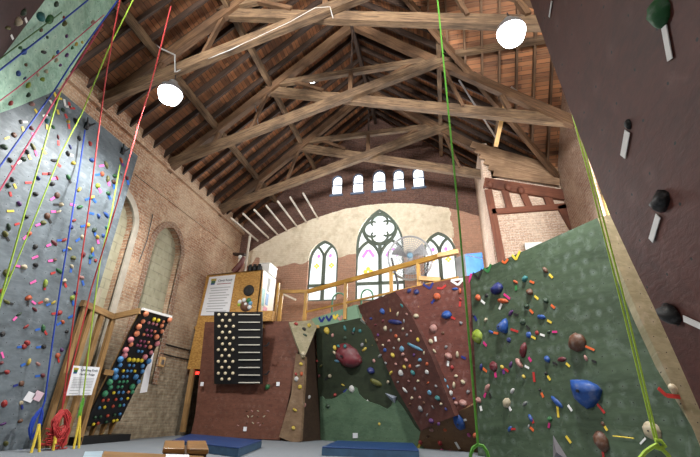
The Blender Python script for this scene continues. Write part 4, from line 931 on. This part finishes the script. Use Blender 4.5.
# ---- text
def text_mesh(body, size, origin, u, v, nrm, name, mat, parent, width=None):
    cu = bpy.data.curves.new('t', 'FONT'); cu.body = body; cu.size = size; cu.extrude = .002
    o = bpy.data.objects.new('t', cu); COL.objects.link(o); bpy.context.view_layer.update()
    me = bpy.data.meshes.new_from_object(o.evaluated_get(bpy.context.evaluated_depsgraph_get())); bpy.data.objects.remove(o, do_unlink=True)
    xs = [q.co.x for q in me.vertices]; k = (width/(max(xs)-min(xs))) if width else 1
    for q in me.vertices: q.co = V(origin)-WL[parent.name] + u*(q.co.x*k) + v*q.co.y + nrm*(q.co.z+.003)
    me.materials.clear(); me.materials.append(mat)
    r = bpy.data.objects.new(name, me); COL.objects.link(r); r.parent = parent; WL[r.name] = WL[parent.name]; return r
def sign(c, label, head, body, crest, extra=None):
    """c: four 3-D corners tl, tr, br, bl"""
    tl, tr, br, bl = [V(p) for p in c]
    t = thing('rules_sign', label, 'sign', bl)
    n_ = (tr-tl).cross(bl-tl).normalized(); n_ = n_ if n_.dot(EYE-tl) > 0 else -n_
    root = t; t = MB().prism([tl, tr, br, bl], -n_*.015).build('board', M_paper, root)
    def at(s_, r_): return tl.lerp(tr, s_).lerp(bl.lerp(br, s_), r_) + n_*.002
    u = (tr-tl).normalized(); v = (tl-bl).normalized(); W_ = (tr-tl).length; H_ = (tl-bl).length
    for i, (s_, r_, w, txt, sz) in enumerate(head): text_mesh(txt, sz*H_, at(s_, r_), u, v, n_, 'heading', M_ink, t, w*W_)
    def bar(s0, s1, r0, r1, mat, name): MB().prism([at(s0, r0), at(s1, r0), at(s1, r1), at(s0, r1)], n_*.002).build(name, mat, t)
    for (s0, s1, r0, r1) in body: bar(s0, s1, r0, r1, M_ink2, 'print_line')
    if extra: bar(*extra, HM('red'), 'red_line')
    s0, s1, r0, r1 = crest
    bar(s0, s1, r0, r0+(r1-r0)*.4, HM('yellow'), 'crest_top'); bar(s0+.02, s1-.02, r0+(r1-r0)*.35, r0+(r1-r0)*.78, HM('green'), 'crest_shield'); bar(s0+.02, s1-.03, r0+(r1-r0)*.78, r1, HM('blue'), 'crest_base')
    return root
o1 = .03
sign([OP.at(209.5, 277, o1), OP.at(235.3, 274.5, o1), OP.at(228.5, 315, o1), OP.at(200.5, 315.5, o1)], 'tall white rules sign on the plywood closet front',
     [(.38, .155, .55, 'Climb Ready', .085)], [(.14+.04*(k % 2), .9-.07*(k % 3), .3+.066*k, .3+.066*k+.022) for k in range(10)], (.1, .3, .06, .22), (.36, .9, .205, .222))
# ------------------------------------------------------------------ railing on the platform
rl = thing('safety_railing', 'yellow pine railing running along the platform edge', 'railing', aY(307, 320, 11))
zr = 4.0
ra = aY(279, 291.5, 10.95); rb = aY(308, 291.5, 11.0); rc_ = aY(355, 279.5, 10.3); re = aY(456, 251.5, 8.75)
MB().beam(ra, rb, .06, .1).build('top_rail', M_pine, rl); MB().beam(rb, re, .06, .12).build('top_rail', M_pine, rl)
dr = re-rb
for x, y, yb in ((282, 291, 318), (306.5, 291, 322), (346, 282, 313), (391, 270, 300), (418, 262, 290)):
    if x < 307: tp = aY(x, y+1, 10.98)
    else:
        s_ = (x-308)/(456-308); yy = 1/((1-s_)/11.0+s_/8.75); tp = aY(x, y+1, yy)
    MB().beam(tp, V((tp.x, tp.y, 2.95)), .09, .09, (0, 1, 0)).build('post', M_pine, rl)
MB().beam(rb+V((0, 0, -.62)), re+V((0, 0, -.62)), .03, .05).build('lower_rail', M_pine, rl)
MB().beam(re+V((.05, -.05, -.03)), re+V((-.42, .02, -.08)), .12, .1).build('rail_cap', M_new, rl)
q = aY(419, 278.5, 9.2); MB().beam(q, q+V((.5, -.03, -.07)), .12, .1).build('brace', M_new, rl)
MB().beam(aY(283, 294, 11), aY(296, 300, 11.3), .04, .06).build('brace', M_white, rl)
# green hoops
for k, (x, y, w, l) in enumerate(((339, 301, 11, 'green bent hoop seen through the left arched window behind the railing'), (367, 296, 9, 'green bent hoop in front of the central arched window'))):
    c_ = aY(x, y, 11.8); r_ = w*.5*.031
    t = tag(MB().tube([c_+V((r_*1.3*math.cos(a*math.pi/10), 0, r_*1.5*math.sin(a*math.pi/10))) for a in range(0, 11)], .03, 7).tube([c_+V((r_*1.3, 0, 0)), V((c_.x+r_*1.3, c_.y, 2.9))], .03, 7).tube([c_-V((r_*1.3, 0, 0)), V((c_.x-r_*1.3, c_.y, 2.9))], .03, 7).build('bent_hoop', plain('green_metal', (.08, .22, .14), .4, .3), smooth=True), l, 'hoop', 'green hoops on the platform')
# drum fan
fc = aY(410, 257, 10.1); fan = thing('drum_fan', 'large round grey wire cage fan standing between the central and right windows', 'fan', V((fc.x, fc.y, 2.9)))
fr_ = .58; ax = (EYE-fc); ax.z = 0; ax.normalize()
fu = V((0, 0, 1)).cross(ax).normalized(); fv = V((0, 0, 1))
def circ(r, off, n=32): return [fc+ax*off+fu*r*math.cos(2*math.pi*k/n)+fv*r*1.08*math.sin(2*math.pi*k/n) for k in range(n)]
cg = MB()
for r in (.12, .18, .24, .3, .36, .42, .48, .54, .58): cg.tube(circ(r, .1*(1-r/.58)+.02), .007, 5, True)
for k in range(48):
    a = 2*math.pi*k/48; d = fu*math.cos(a)+fv*1.08*math.sin(a); cg.tube([fc+ax*.12+d*.08, fc+ax*.06+d*.35, fc+ax*.02+d*.58], .006, 4)
cg.build('cage', M_gmet, fan)
MB().tube(circ(.59, -.06), .03, 8, True).build('drum', M_gmet, fan)
bl_ = MB()
for k in range(3):
    a = 2*math.pi*k/3+.4
    d = lambda t: fu*math.cos(t)+fv*math.sin(t)
    q = [fc-ax*.03+d(a)*.08, fc-ax*.06+d(a-.25)*.5, fc+ax*.01+d(a+.45)*.52, fc+ax*.02+d(a+.7)*.1]
    bl_.prism(q, -ax*.01)
bl_.build('blade', plain('fan_blade', (.36, .37, .4), .4, .4), fan)
MB().lathe(fc+ax*.12, [(0, .03), (.05, .03), (.085, 0), (.085, -.12), (0, -.12)], tuple(ax), 16).build('hub', plain('hub_blue', (.2, .36, .5), .4), fan, smooth=True)
MB().tube([fc+fu*.5-ax*.05, fc+fu*.35-V((0, 0, .75)), V((fc.x, fc.y, 2.92))-fu*-.4], .03, 8).tube([fc-fu*.5-ax*.05, fc-fu*.35-V((0, 0, .75)), V((fc.x, fc.y, 2.92))-fu*.4], .03, 8).build('stand', M_bmet, fan, smooth=True)
# blue box behind the red panel top
bq = [aY(455, 256, 9.4), aY(465, 254, 9.15), aY(482, 252.5, 9.5)]
bb = thing('blue_crate', 'blue and grey box standing on the platform by the corner room', 'box', V((bq[1].x, bq[1].y, 2.9)))
zt = bq[1].z
MB().prism([bq[1], bq[2], V((bq[2].x, bq[2].y, 2.9)), V((bq[1].x, bq[1].y, 2.9))], (-.02, .04, 0)).build('blue_side', plain('blue_panel', (.06, .22, .62), .35, var=.5, scale=4), bb)
MB().prism([V((bq[0].x, bq[0].y, zt)), V((bq[1].x-.01, bq[1].y, zt)), V((bq[1].x-.01, bq[1].y, 2.9)), V((bq[0].x, bq[0].y, 2.9))], (.03, .03, 0)).build('grey_side', plain('grey_panel', (.34, .36, .38), .5), bb)
MB().prism([V((bq[0].x, bq[0].y, zt)), V((bq[1].x, bq[1].y, zt)), V((bq[2].x, bq[2].y, zt)), V((bq[0].x+(bq[2].x-bq[1].x), bq[0].y+(bq[2].y-bq[1].y), zt))], (0, 0, -.03)).build('lid', plain('grey_panel', (.34, .36, .38), .5), bb)

# ------------------------------------------------------------------ ball hold training board at the left
tl, tr = aX(142.5, 309, -6.2), aX(171, 317, -6.2); bl, br = aX(84, 427, -7.0), aX(120, 421, -7.0)
KP = Plane(tl, tr, bl, .04)
kb = thing('ball_board', 'tall black leaning board covered with coloured ball holds', 'training board', (bl+br)/2)
MB().prism([tl, tr, br, bl], -KP.n*.04).build('back_board', M_black, kb)
MB().beam(tl, tr, .06, .05).build('top_edge', M_white_p, kb)
def bpos(s_, r_): return tl.lerp(tr, s_).lerp(bl.lerp(br, s_), r_)
rows = [(.05, 'B1'), (.11, 'Y2')]
PINK = ['salmon', 'dkred', 'magenta']
BM = {'o': plain('ball_coral', (.75, .25, .12), .45, var=.3), 'p': plain('ball_pink', (.62, .22, .25), .45, var=.3), 'm': plain('ball_plum', (.3, .06, .12), .45), 'b': plain('ball_blue', (.07, .24, .5), .45, var=.3), 'y': plain('ball_yellow', (.72, .56, .03), .45), 'g': plain('ball_green', (.05, .26, .13), .45, var=.3), 'r': plain('ball_red', (.42, .06, .03), .45), 'd': plain('ball_dark_green', (.02, .07, .03), .45)}
nb = 0
def bl_row(r_, spec):
    global nb
    for s_, c, rad in spec:
        p = bpos(s_, r_)+KP.n*rad*.55
        MB().ball(p, rad, (1, 1, .8), KP.basis(), 9, 6).build('ball_hold', BM[c], kb, smooth=True); nb += 1
big, med, sm = .066, .05, .035
bl_row(.03, [(.12, 'o', big), (.95, 'o', big)])
bl_row(.06, [(.45, 'y', med), (.6, 'y', med), (.8, 'o', sm)])
bl_row(.10, [(.16, 'o', med), (.36, 'p', sm), (.5, 'p', sm), (.62, 'p', sm), (.8, 'o', med)])
bl_row(.15, [(.1, 'o', big), (.9, 'o', med)])
bl_row(.165, [(.4, 'm', sm), (.55, 'm', sm), (.68, 'o', sm)])
bl_row(.21, [(.14, 'o', big), (.38, 'o', sm), (.5, 'm', sm), (.62, 'm', sm), (.8, 'o', big)])
bl_row(.27, [(.06, 'p', big), (.38, 'm', sm), (.5, 'm', sm), (.64, 'o', sm), (.93, 'p', big)])
bl_row(.31, [(.14, 'o', med), (.34, 'm', sm), (.44, 'm', sm), (.6, 'm', sm), (.76, 'o', med)])
bl_row(.36, [(.06, 'p', big), (.46, 'b', sm), (.58, 'b', sm), (.88, 'p', med)])
bl_row(.405, [(.1, 'p', big), (.74, 'p', big)])
bl_row(.44, [(.04, 'b', big), (.3, 'y', med), (.44, 'y', med), (.57, 'y', med), (.7, 'y', med), (.93, 'b', big)])
bl_row(.49, [(.12, 'b', med), (.4, 'b', sm), (.54, 'b', sm), (.82, 'b', med)])
bl_row(.54, [(.06, 'b', big), (.3, 'y', sm), (.42, 'b', sm), (.54, 'b', sm), (.66, 'y', sm), (.9, 'b', med)])
bl_row(.59, [(.14, 'b', big), (.38, 'b', sm), (.5, 'b', sm), (.76, 'b', big)])
bl_row(.635, [(.06, 'g', big), (.34, 'g', sm), (.46, 'g', sm), (.58, 'g', sm), (.94, 'b', med)])
bl_row(.68, [(.16, 'g', med), (.38, 'g', sm), (.5, 'g', sm), (.8, 'g', big)])
bl_row(.73, [(.08, 'g', big), (.34, 'y', sm), (.48, 'b', sm), (.62, 'b', sm), (.78, 'o', sm), (.9, 'g', med)])
bl_row(.79, [(.14, 'r', sm), (.28, 'r', sm), (.5, 'r', sm), (.66, 'b', sm), (.86, 'y', sm)])
bl_row(.85, [(.14, 'b', sm), (.28, 'y', sm), (.52, 'r', sm), (.72, 'g', sm), (.84, 'b', sm)])
bl_row(.93, [(.16, 'd', sm), (.3, 'd', sm), (.5, 'r', sm), (.7, 'd', sm), (.86, 'b', sm)])
bl_row(.985, [(.2, 'y', sm), (.32, 'r', sm), (.55, 'd', sm), (.76, 'y', sm), (.86, 'y', sm)])
# timber frame behind it
fm = thing('timber_frame', 'rough stud frame holding up the ball hold board', 'timber frame', (-7.0, 7.0, 0))
XW = -6.80
hA, hB = aX(82, 303, XW), aX(113, 317, XW)
MB().beam(hA, hB, .1, .12).build('header', M_stud, fm)
for x, y in ((85, 306), (92, 309.5), (102, 313), (113, 318)):
    p = aX(x, y, XW); MB().beam(p, V((p.x, p.y, .0)), .1, .07, (1, 0, 0)).build('stud', M_stud, fm)
p = aX(113, 317, XW); MB().beam(p, tl+V((-.02, -.04, -.05)), .06, .12).build('top_plate', M_stud, fm)
p2 = V((XW, tr.y, tr.z-.05)); MB().beam(p2, tr+V((-.1, 0, -.05)), .06, .1).build('top_plate', M_stud, fm)
for s_ in (.12, .4, .68, .94):
    a = bpos(s_, .02)-KP.n*.09; b_ = bpos(s_, 1.13)-KP.n*.09; b_.z = max(b_.z, .05)
    MB().beam(a, b_, .06, .1, KP.n).build('rail', M_stud, fm)
p = V((XW, 6.75, .05)); MB().beam(aX(105, 372, XW+.1), aX(113, 373, -6.55), .05, .1).build('cross_brace', M_stud, fm)
zA, zB = V((-6.9, 6.95, .07)), V((-6.95, 8.45, .07))
MB().beam(zA, zB, .28, .13).build('floor_plate', M_black, fm)
# sign hanging by the ropes
sX = -6.55
sign([aX(73.2, 365.5, sX), aX(100, 367.3, sX), aX(91.5, 395, sX), aX(65, 395.5, sX)], 'white rules sign hanging among the ropes beside the stud frame',
     [(.3, .16, .64, 'Climbing Rock', .11), (.3, .31, .55, 'Facility Rules', .10)], [(.12, .9, .4+.055*k, .4+.055*k+.018) for k in range(7)] + [(.12, .45, .82, .845), (.6, .9, .82, .845), (.12, .45, .92, .945), (.6, .9, .92, .945)], (.05, .22, .07, .27))
# ------------------------------------------------------------------ ropes
RC = {'red': (.42, .03, .03), 'blue': (.012, .05, .38), 'lime': (.32, .5, .045), 'green': (.10, .34, .035), 'yellow': (.72, .55, .06), 'pink': (.5, .06, .12), 'dgreen': (.08, .18, .06)}
def RM(c): return plain('rope_'+{'dgreen': 'dark_green'}.get(c, c), RC[c], .7, var=.35, scale=60)
def rope(pts, c, label, r=.012, extra=None, group='climbing ropes'):
    P_ = [V(p) for p in pts]; q = []
    for a, b_ in zip(P_, P_[1:]):
        for k in range(6): q.append(a.lerp(b_, k/6))
    q.append(P_[-1])
    mb = MB().tube(q, r, 6)
    if extra: extra(mb)
    o = mb.build('climbing_rope', RM(c), smooth=True); tag(o, label, 'rope', group); return o
xr = -6.45
rope([aX(88, 0, -5.55), aX(45, 35, -5.8), aX(0, 70, -6.0), aX(-25, 90, -6.1)], 'blue', 'blue rope crossing the mint overhang diagonally at top left')
rope([aX(62, 12, -5.7), aX(30, 36, -5.9), aX(0, 59, -6.1), aX(-25, 78, -6.2)], 'dgreen', 'dark green rope over the upper left edge of the mint overhang', .009)
rope([aX(104, 15, -5.6), aX(60, 53, -5.9), aX(16, 89, -6.2), aX(-10, 108, -6.3)], 'pink', 'thin red rope crossing the lower part of the mint overhang', .008)
rope([aX(118, 0, -5.5), aX(96, 30, -5.7), aX(70, 66, -6.0), aX(54, 91, xr), aX(33, 120, xr), aX(0, 166, xr), aX(-60, 250, xr), aX(-190, 440, xr)], 'blue', 'blue rope following the right edge of the mint overhang', .013)
rope([aX(103, 24, -5.7), aX(62, 88, -6.3), aX(43, 120, xr), aX(20, 157, xr), aX(0, 190, xr), aX(-60, 280, xr), aX(-160, 440, xr)], 'pink', 'red rope slanting across the top of the grey wall')
rope([aX(62, 87, -6.3), aX(53, 115, xr), aX(43, 150, xr), aX(24, 215, xr), aX(3, 290, xr), aX(-18, 365, xr), aX(-44, 455, xr)], 'lime', 'thick lime green rope down the middle of the grey wall', .014)
rope([aX(133, 0, -5.0), aX(108, 50, -5.6), aX(82, 113, -6.3), aX(61, 153, xr), aX(38, 210, xr), aX(9, 280, xr), aX(2, 298, xr), aX(-20, 375, xr), aX(-42, 450, xr)], 'lime', 'thin lime green rope rising from the grey wall into the roof', .010)
rope([G.at(85, 130, .1), G.at(80, 165, .1), aX(70, 228, xr), aX(60, 290, xr), aX(52, 345, xr), aX(45, 400, xr), aX(41, 412, xr)], 'blue', 'blue rope hanging from a dark anchor on the grey wall', .013)
rope([aX(120, 0, -5.2), aX(114, 30, -5.3), aX(107, 70, -5.8), aX(100, 120, -6.2), aX(90, 200, xr), aX(77, 290, xr), aX(62, 410, xr)], 'red', 'left of two long red ropes from the roof to the stud frame', .012)
rope([aX(171, 6, -4.7), aX(160, 50, -5.0), aX(150, 88, -5.3), aX(139, 122, -5.7), aX(118, 200, -6.0), aX(91, 290, xr), aX(63, 405, xr)], 'red', 'right of two long red ropes from the roof to the stud frame', .012)
rope([G.at(120, 165, .1), aX(112, 210, xr), aX(100, 262, xr), aX(93, 315, xr), aX(87, 365, xr), aX(83, 398, xr), aX(81, 416, xr)], 'lime', 'pale lime rope hanging past the white sign near the stud frame', .012)
def anchor(x, y, l):
    p = G.at(x, y); t = thing('rope_anchor', l, 'anchor', p, 'dark rope anchors at the top of the grey wall')
    MB().box(p+V((0, -.04, -.05)), p+V((.05, .04, .1))).build('plate', M_bmet, t); 
    for d in (-.09, .1): MB().tube([p+V((.05, 0, -.02)), p+V((.09, d, .16))], .02).build('prong', M_bmet, t)
anchor(85.6, 127, 'dark forked anchor above the hanging blue rope'); anchor(121.5, 152, 'dark forked anchor near the right top corner of the grey wall')
# rope coil, knots and slings
hub = aX(62, 412, xr); cm = MB(); rd = random.Random(3)
for k in range(44):
    w = rd.uniform(.03, .30)*(1 if k % 2 else -1); L = rd.uniform(.25, .62)
    a0 = hub+V((rd.uniform(-.04, .06), rd.uniform(-.04, .04), rd.uniform(-.03, .05)))
    cm.tube([a0 + V((math.sin(t*math.pi)*.05*rd.uniform(.5, 1.5)+.02, w*t+.09*math.sin(t*math.pi*2)*(1 if w > 0 else -1), -L*math.sin(t*math.pi*.55))) for t in [i/9 for i in range(10)]], .010, 5)
tag(cm.build('rope_bundle', RM('red'), smooth=True), 'tangled red rope bundle hanging in front of the stud frame', 'rope')
cm = MB(); hub = aX(41, 408, xr)
for k in range(10):
    w = rd.uniform(-.12, .12); cm.tube([hub+V((.02*rd.random(), w*math.sin(t*3.1), -.45*t)) for t in [i/6 for i in range(7)]], .016, 5)
tag(cm.build('rope_bundle', RM('blue'), smooth=True), 'blue rope bundle knotted at the bottom of the grey wall', 'rope')
cm = MB(); hub = aX(83, 398, xr)
for k in range(6):
    w = rd.uniform(-.05, .05); cm.tube([hub+V((.02*rd.random(), w*math.sin(t*3.1), -.32*t)) for t in [i/6 for i in range(7)]], .013, 5)
tag(cm.build('rope_bundle', RM('green'), smooth=True), 'small green rope knot below the white hanging sign', 'rope')
def sling(a, bs, l):
    t = MB()
    for b_ in bs: t.tube([aX(*a, xr+.1), aX((a[0]+b_[0])/2+.3, (a[1]+b_[1])/2, xr+.12), aX(*b_, xr+.15)], .020, 6)
    tag(t.build('yellow_sling', RM('yellow'), smooth=True), l, 'sling', 'yellow slings at the foot of the ropes')
sling((39, 424), ((29, 460), (39, 460)), 'yellow sling hanging from the blue rope bundle'); sling((55, 436), ((51, 462), (55, 444)), 'yellow sling under the red rope bundle'); sling((80, 416), ((71, 460), (78, 460)), 'yellow sling hanging from the green knot')
# centre green rope
gt = aY(437, -6, 4.2); gm = aY(459, 220, 4.2); gb = aY(478, 444, 4.2)
pxm = (gb-EYE).dot(F_)/f
def cloop(mb):
    c_ = [aY(x, y, 4.2) for x, y in ((470, 470), (470.5, 455), (473, 448), (478, 444.5), (483, 446), (487, 452), (490, 462), (491, 472))]
    mb.tube(c_, 1.7*pxm, 7)
rope([gt, gm, gb], 'green', 'thick bright green rope hanging down the middle of the room with a loop', 1.4*pxm, cloop)
rt = [aY(566, 90, 4.6), aY(590, 180, 4.6), aY(618, 290, 4.6), aY(655, 440, 4.6)]
ro2 = [aY(569, 92, 4.64), aY(593, 180, 4.64), aY(622, 290, 4.64), aY(657.5, 440, 4.64)]
pxr = (rt[-1]-EYE).dot(F_)/f
def rloop(mb):
    mb.tube(ro2, 1.0*pxr, 6)
    mb.tube([aY(530, -45, 4.6), aY(560, 70, 4.6), rt[0]], 1.0*pxr, 6); mb.tube([aY(533, -45, 4.64), aY(563, 70, 4.64), ro2[0]], 1.0*pxr, 6)
    for pts in (((658, 444), (652, 447), (645, 452), (637, 462)), ((657, 446), (662, 449), (668, 455), (674, 466)), ((655, 440), (661, 441), (665, 446), (660, 449), (655, 447))):
        mb.tube([aY(x, y, 4.58) for x, y in pts], 2.0*pxr, 7)
rope(rt, 'lime', 'double lime green rope hanging in front of the right green wall', 1.0*pxr, rloop)
rope([GR.at(613, 436, .06), GR.at(623, 437, .06), GR.at(634, 438.5, .06)], 'yellow', 'short thin cord on the lower right of the green wall', .008)

# ------------------------------------------------------------------ crash mats and benches
def mat(c, h, label):
    t = thing('crash_mat', label, 'crash mat', sum(c, V((0, 0, 0)))/4 - V((0, 0, h)), 'blue crash mats on the floor')
    low = [p-V((0, 0, h)) for p in c]
    MB().prism([p for p in c], V((0, 0, -.025))).build('top_cover', M_blue_mat, t, bevel=.012)
    MB().prism([p-V((0, 0, .025)) for p in c], V((0, 0, -(h-.03)))).build('side_cover', M_blue_side, t)
h = .14
m1 = [aZ(172, 440, h), aZ(239, 447.5, h), aZ(262, 440, h), aZ(190, 433.6, h)]
mat(m1, h, 'dark blue crash mat below the black training board')
m2 = [aZ(322, 446.5, h), aZ(419, 450, h), aZ(413, 442.8, h), aZ(337, 440.5, h)]
mat(m2, h, 'dark blue crash mat below the green central panel')
M_bench = wood('varnished_pine', (.22, .10, .03), (.44, .25, .085), .3)
zb = .46
c_ = [aZ(163, 448, zb), aZ(209, 449, zb), aZ(206, 440.5, zb), aZ(165, 440.5, zb)]
bn = thing('wooden_box_seat', 'low varnished wooden box with two top boards in front of the left mat', 'box seat', V((sum(p.x for p in c_)/4, sum(p.y for p in c_)/4, 0)))
for s0, s1 in ((0, .47), (.53, 1)):
    q = [c_[0].lerp(c_[1], s0), c_[0].lerp(c_[1], s1), c_[3].lerp(c_[2], s1), c_[3].lerp(c_[2], s0)]
    MB().prism(q, (0, 0, -.03)).build('top_board', M_bench, bn, bevel=.006)
cc = sum(c_, V((0, 0, 0)))/4
inn = [cc+(p-cc)*.94 for p in c_]
MB().prism([p-V((0, 0, .031)) for p in inn], (0, 0, -(zb-.035))).build('body', M_mid, bn)
zb2 = .43
c2 = [aZ(96, 466, zb2), aZ(206, 466, zb2), aZ(204, 456, zb2), aZ(104, 451, zb2)]
b2 = thing('wooden_bench', 'long wooden bench plank at the bottom edge of the photo', 'bench', V((sum(p.x for p in c2)/4, sum(p.y for p in c2)/4, 0)))
MB().prism(c2, (0, 0, -.04)).build('seat', M_bench, b2, bevel=.006)
for s_ in (.1, .9):
    a = c2[0].lerp(c2[1], s_); b_ = c2[3].lerp(c2[2], s_)
    MB().hexa([V((a.x-.03, a.y, 0)), V((a.x+.03, a.y, 0)), V((b_.x+.03, b_.y, 0)), V((b_.x-.03, b_.y, 0)), V((a.x-.03, a.y, zb2-.04)), V((a.x+.03, a.y, zb2-.04)), V((b_.x+.03, b_.y, zb2-.04)), V((b_.x-.03, b_.y, zb2-.04))]).build('leg', M_bench, b2)
zq = zb2+.012
o = MB().prism([aZ(165, 463, zq), aZ(190, 463, zq), aZ(189, 454.5, zq), aZ(166, 454, zq)], (0, 0, -.01)).build('paper_sheet', M_paper); tag(o, 'white paper sheet lying on the bench in front of the wooden box', 'paper')
o = MB().prism([aZ(81, 462, zq), aZ(100, 462, zq), aZ(103, 451, zq), aZ(85, 451.5, zq)], (0, 0, -.02)).build('magazine', plain('pale_blue_cover', (.45, .62, .78), .3, var=.4, scale=9)); tag(o, 'pale blue booklet lying at the left end of the bench', 'booklet')
zl = .38
tb = thing('side_table', 'low table under the pale blue booklet at the bottom left', 'table', aZ(92, 470, 0)) if False else None
# exit light
p = aY(197.5, 373, 10.6); t = thing('exit_light', 'small red glowing light beside the brown alcove under the closet', 'light', p)
MB().box(p+V((-.06, 0, -.06)), p+V((.06, .06, .06))).build('housing', M_black, t); MB().box(p+V((-.05, -.015, -.04)), p+V((.05, 0, .04))).build('lens', emit('red_glow', (1, .03, .02), 3), t)

# ------------------------------------------------------------------ light
def daylight(loc, rot, sx, sy, e, c=(1, .98, .95), spread=180):
    L = bpy.data.lights.new('window_daylight', 'AREA'); L.shape = 'RECTANGLE'; L.size = sx; L.size_y = sy; L.energy = e; L.color = c; L.spread = math.radians(spread)
    o = bpy.data.objects.new('window_daylight', L); COL.objects.link(o); o.location = loc; o.rotation_euler = rot
for cx, w_, z0, z1, e in ((-4.9, 1.3, 4.2, 6.6, 190), (-1.97, 2.2, 4.2, 7.8, 440), (.95, 1.3, 4.2, 6.6, 190)):
    daylight((cx, -4.1, (z0+z1)/2), (math.radians(111), 0, 0), w_, z1-z0, e, (1, .97, .92), 70)  # added fill at the unseen rear windows, tilted up to brighten the far wall
daylight((XR+.06, 7.73, 4.95), (0, math.radians(90), 0), 2.1, 1.0, 120)
for cx, w_, z0, z1, e in ((-3.87, .9, 4.1, 6.0, 60), (-1.87, 1.4, 4.1, 7.0, 110), (.14, .9, 4.1, 6.0, 60)):
    daylight((cx, YF+.05, (z0+z1)/2), (math.radians(-90), 0, 0), w_, z1-z0, e, (.95, .98, 1))
w = bpy.data.worlds.new('world'); S.world = w; w.use_nodes = True
bg = w.node_tree.nodes['Background']; bg.inputs[0].default_value = (.86, .93, 1, 1); bg.inputs[1].default_value = .05
S.view_settings.view_transform = 'Standard'; S.view_settings.look = 'None'; S.view_settings.gamma = 1; S.view_settings.use_curve_mapping = False
S.view_settings.exposure = 0.35
S.cycles.use_denoising = True; S.cycles.max_bounces = 6
S.render.film_transparent = False
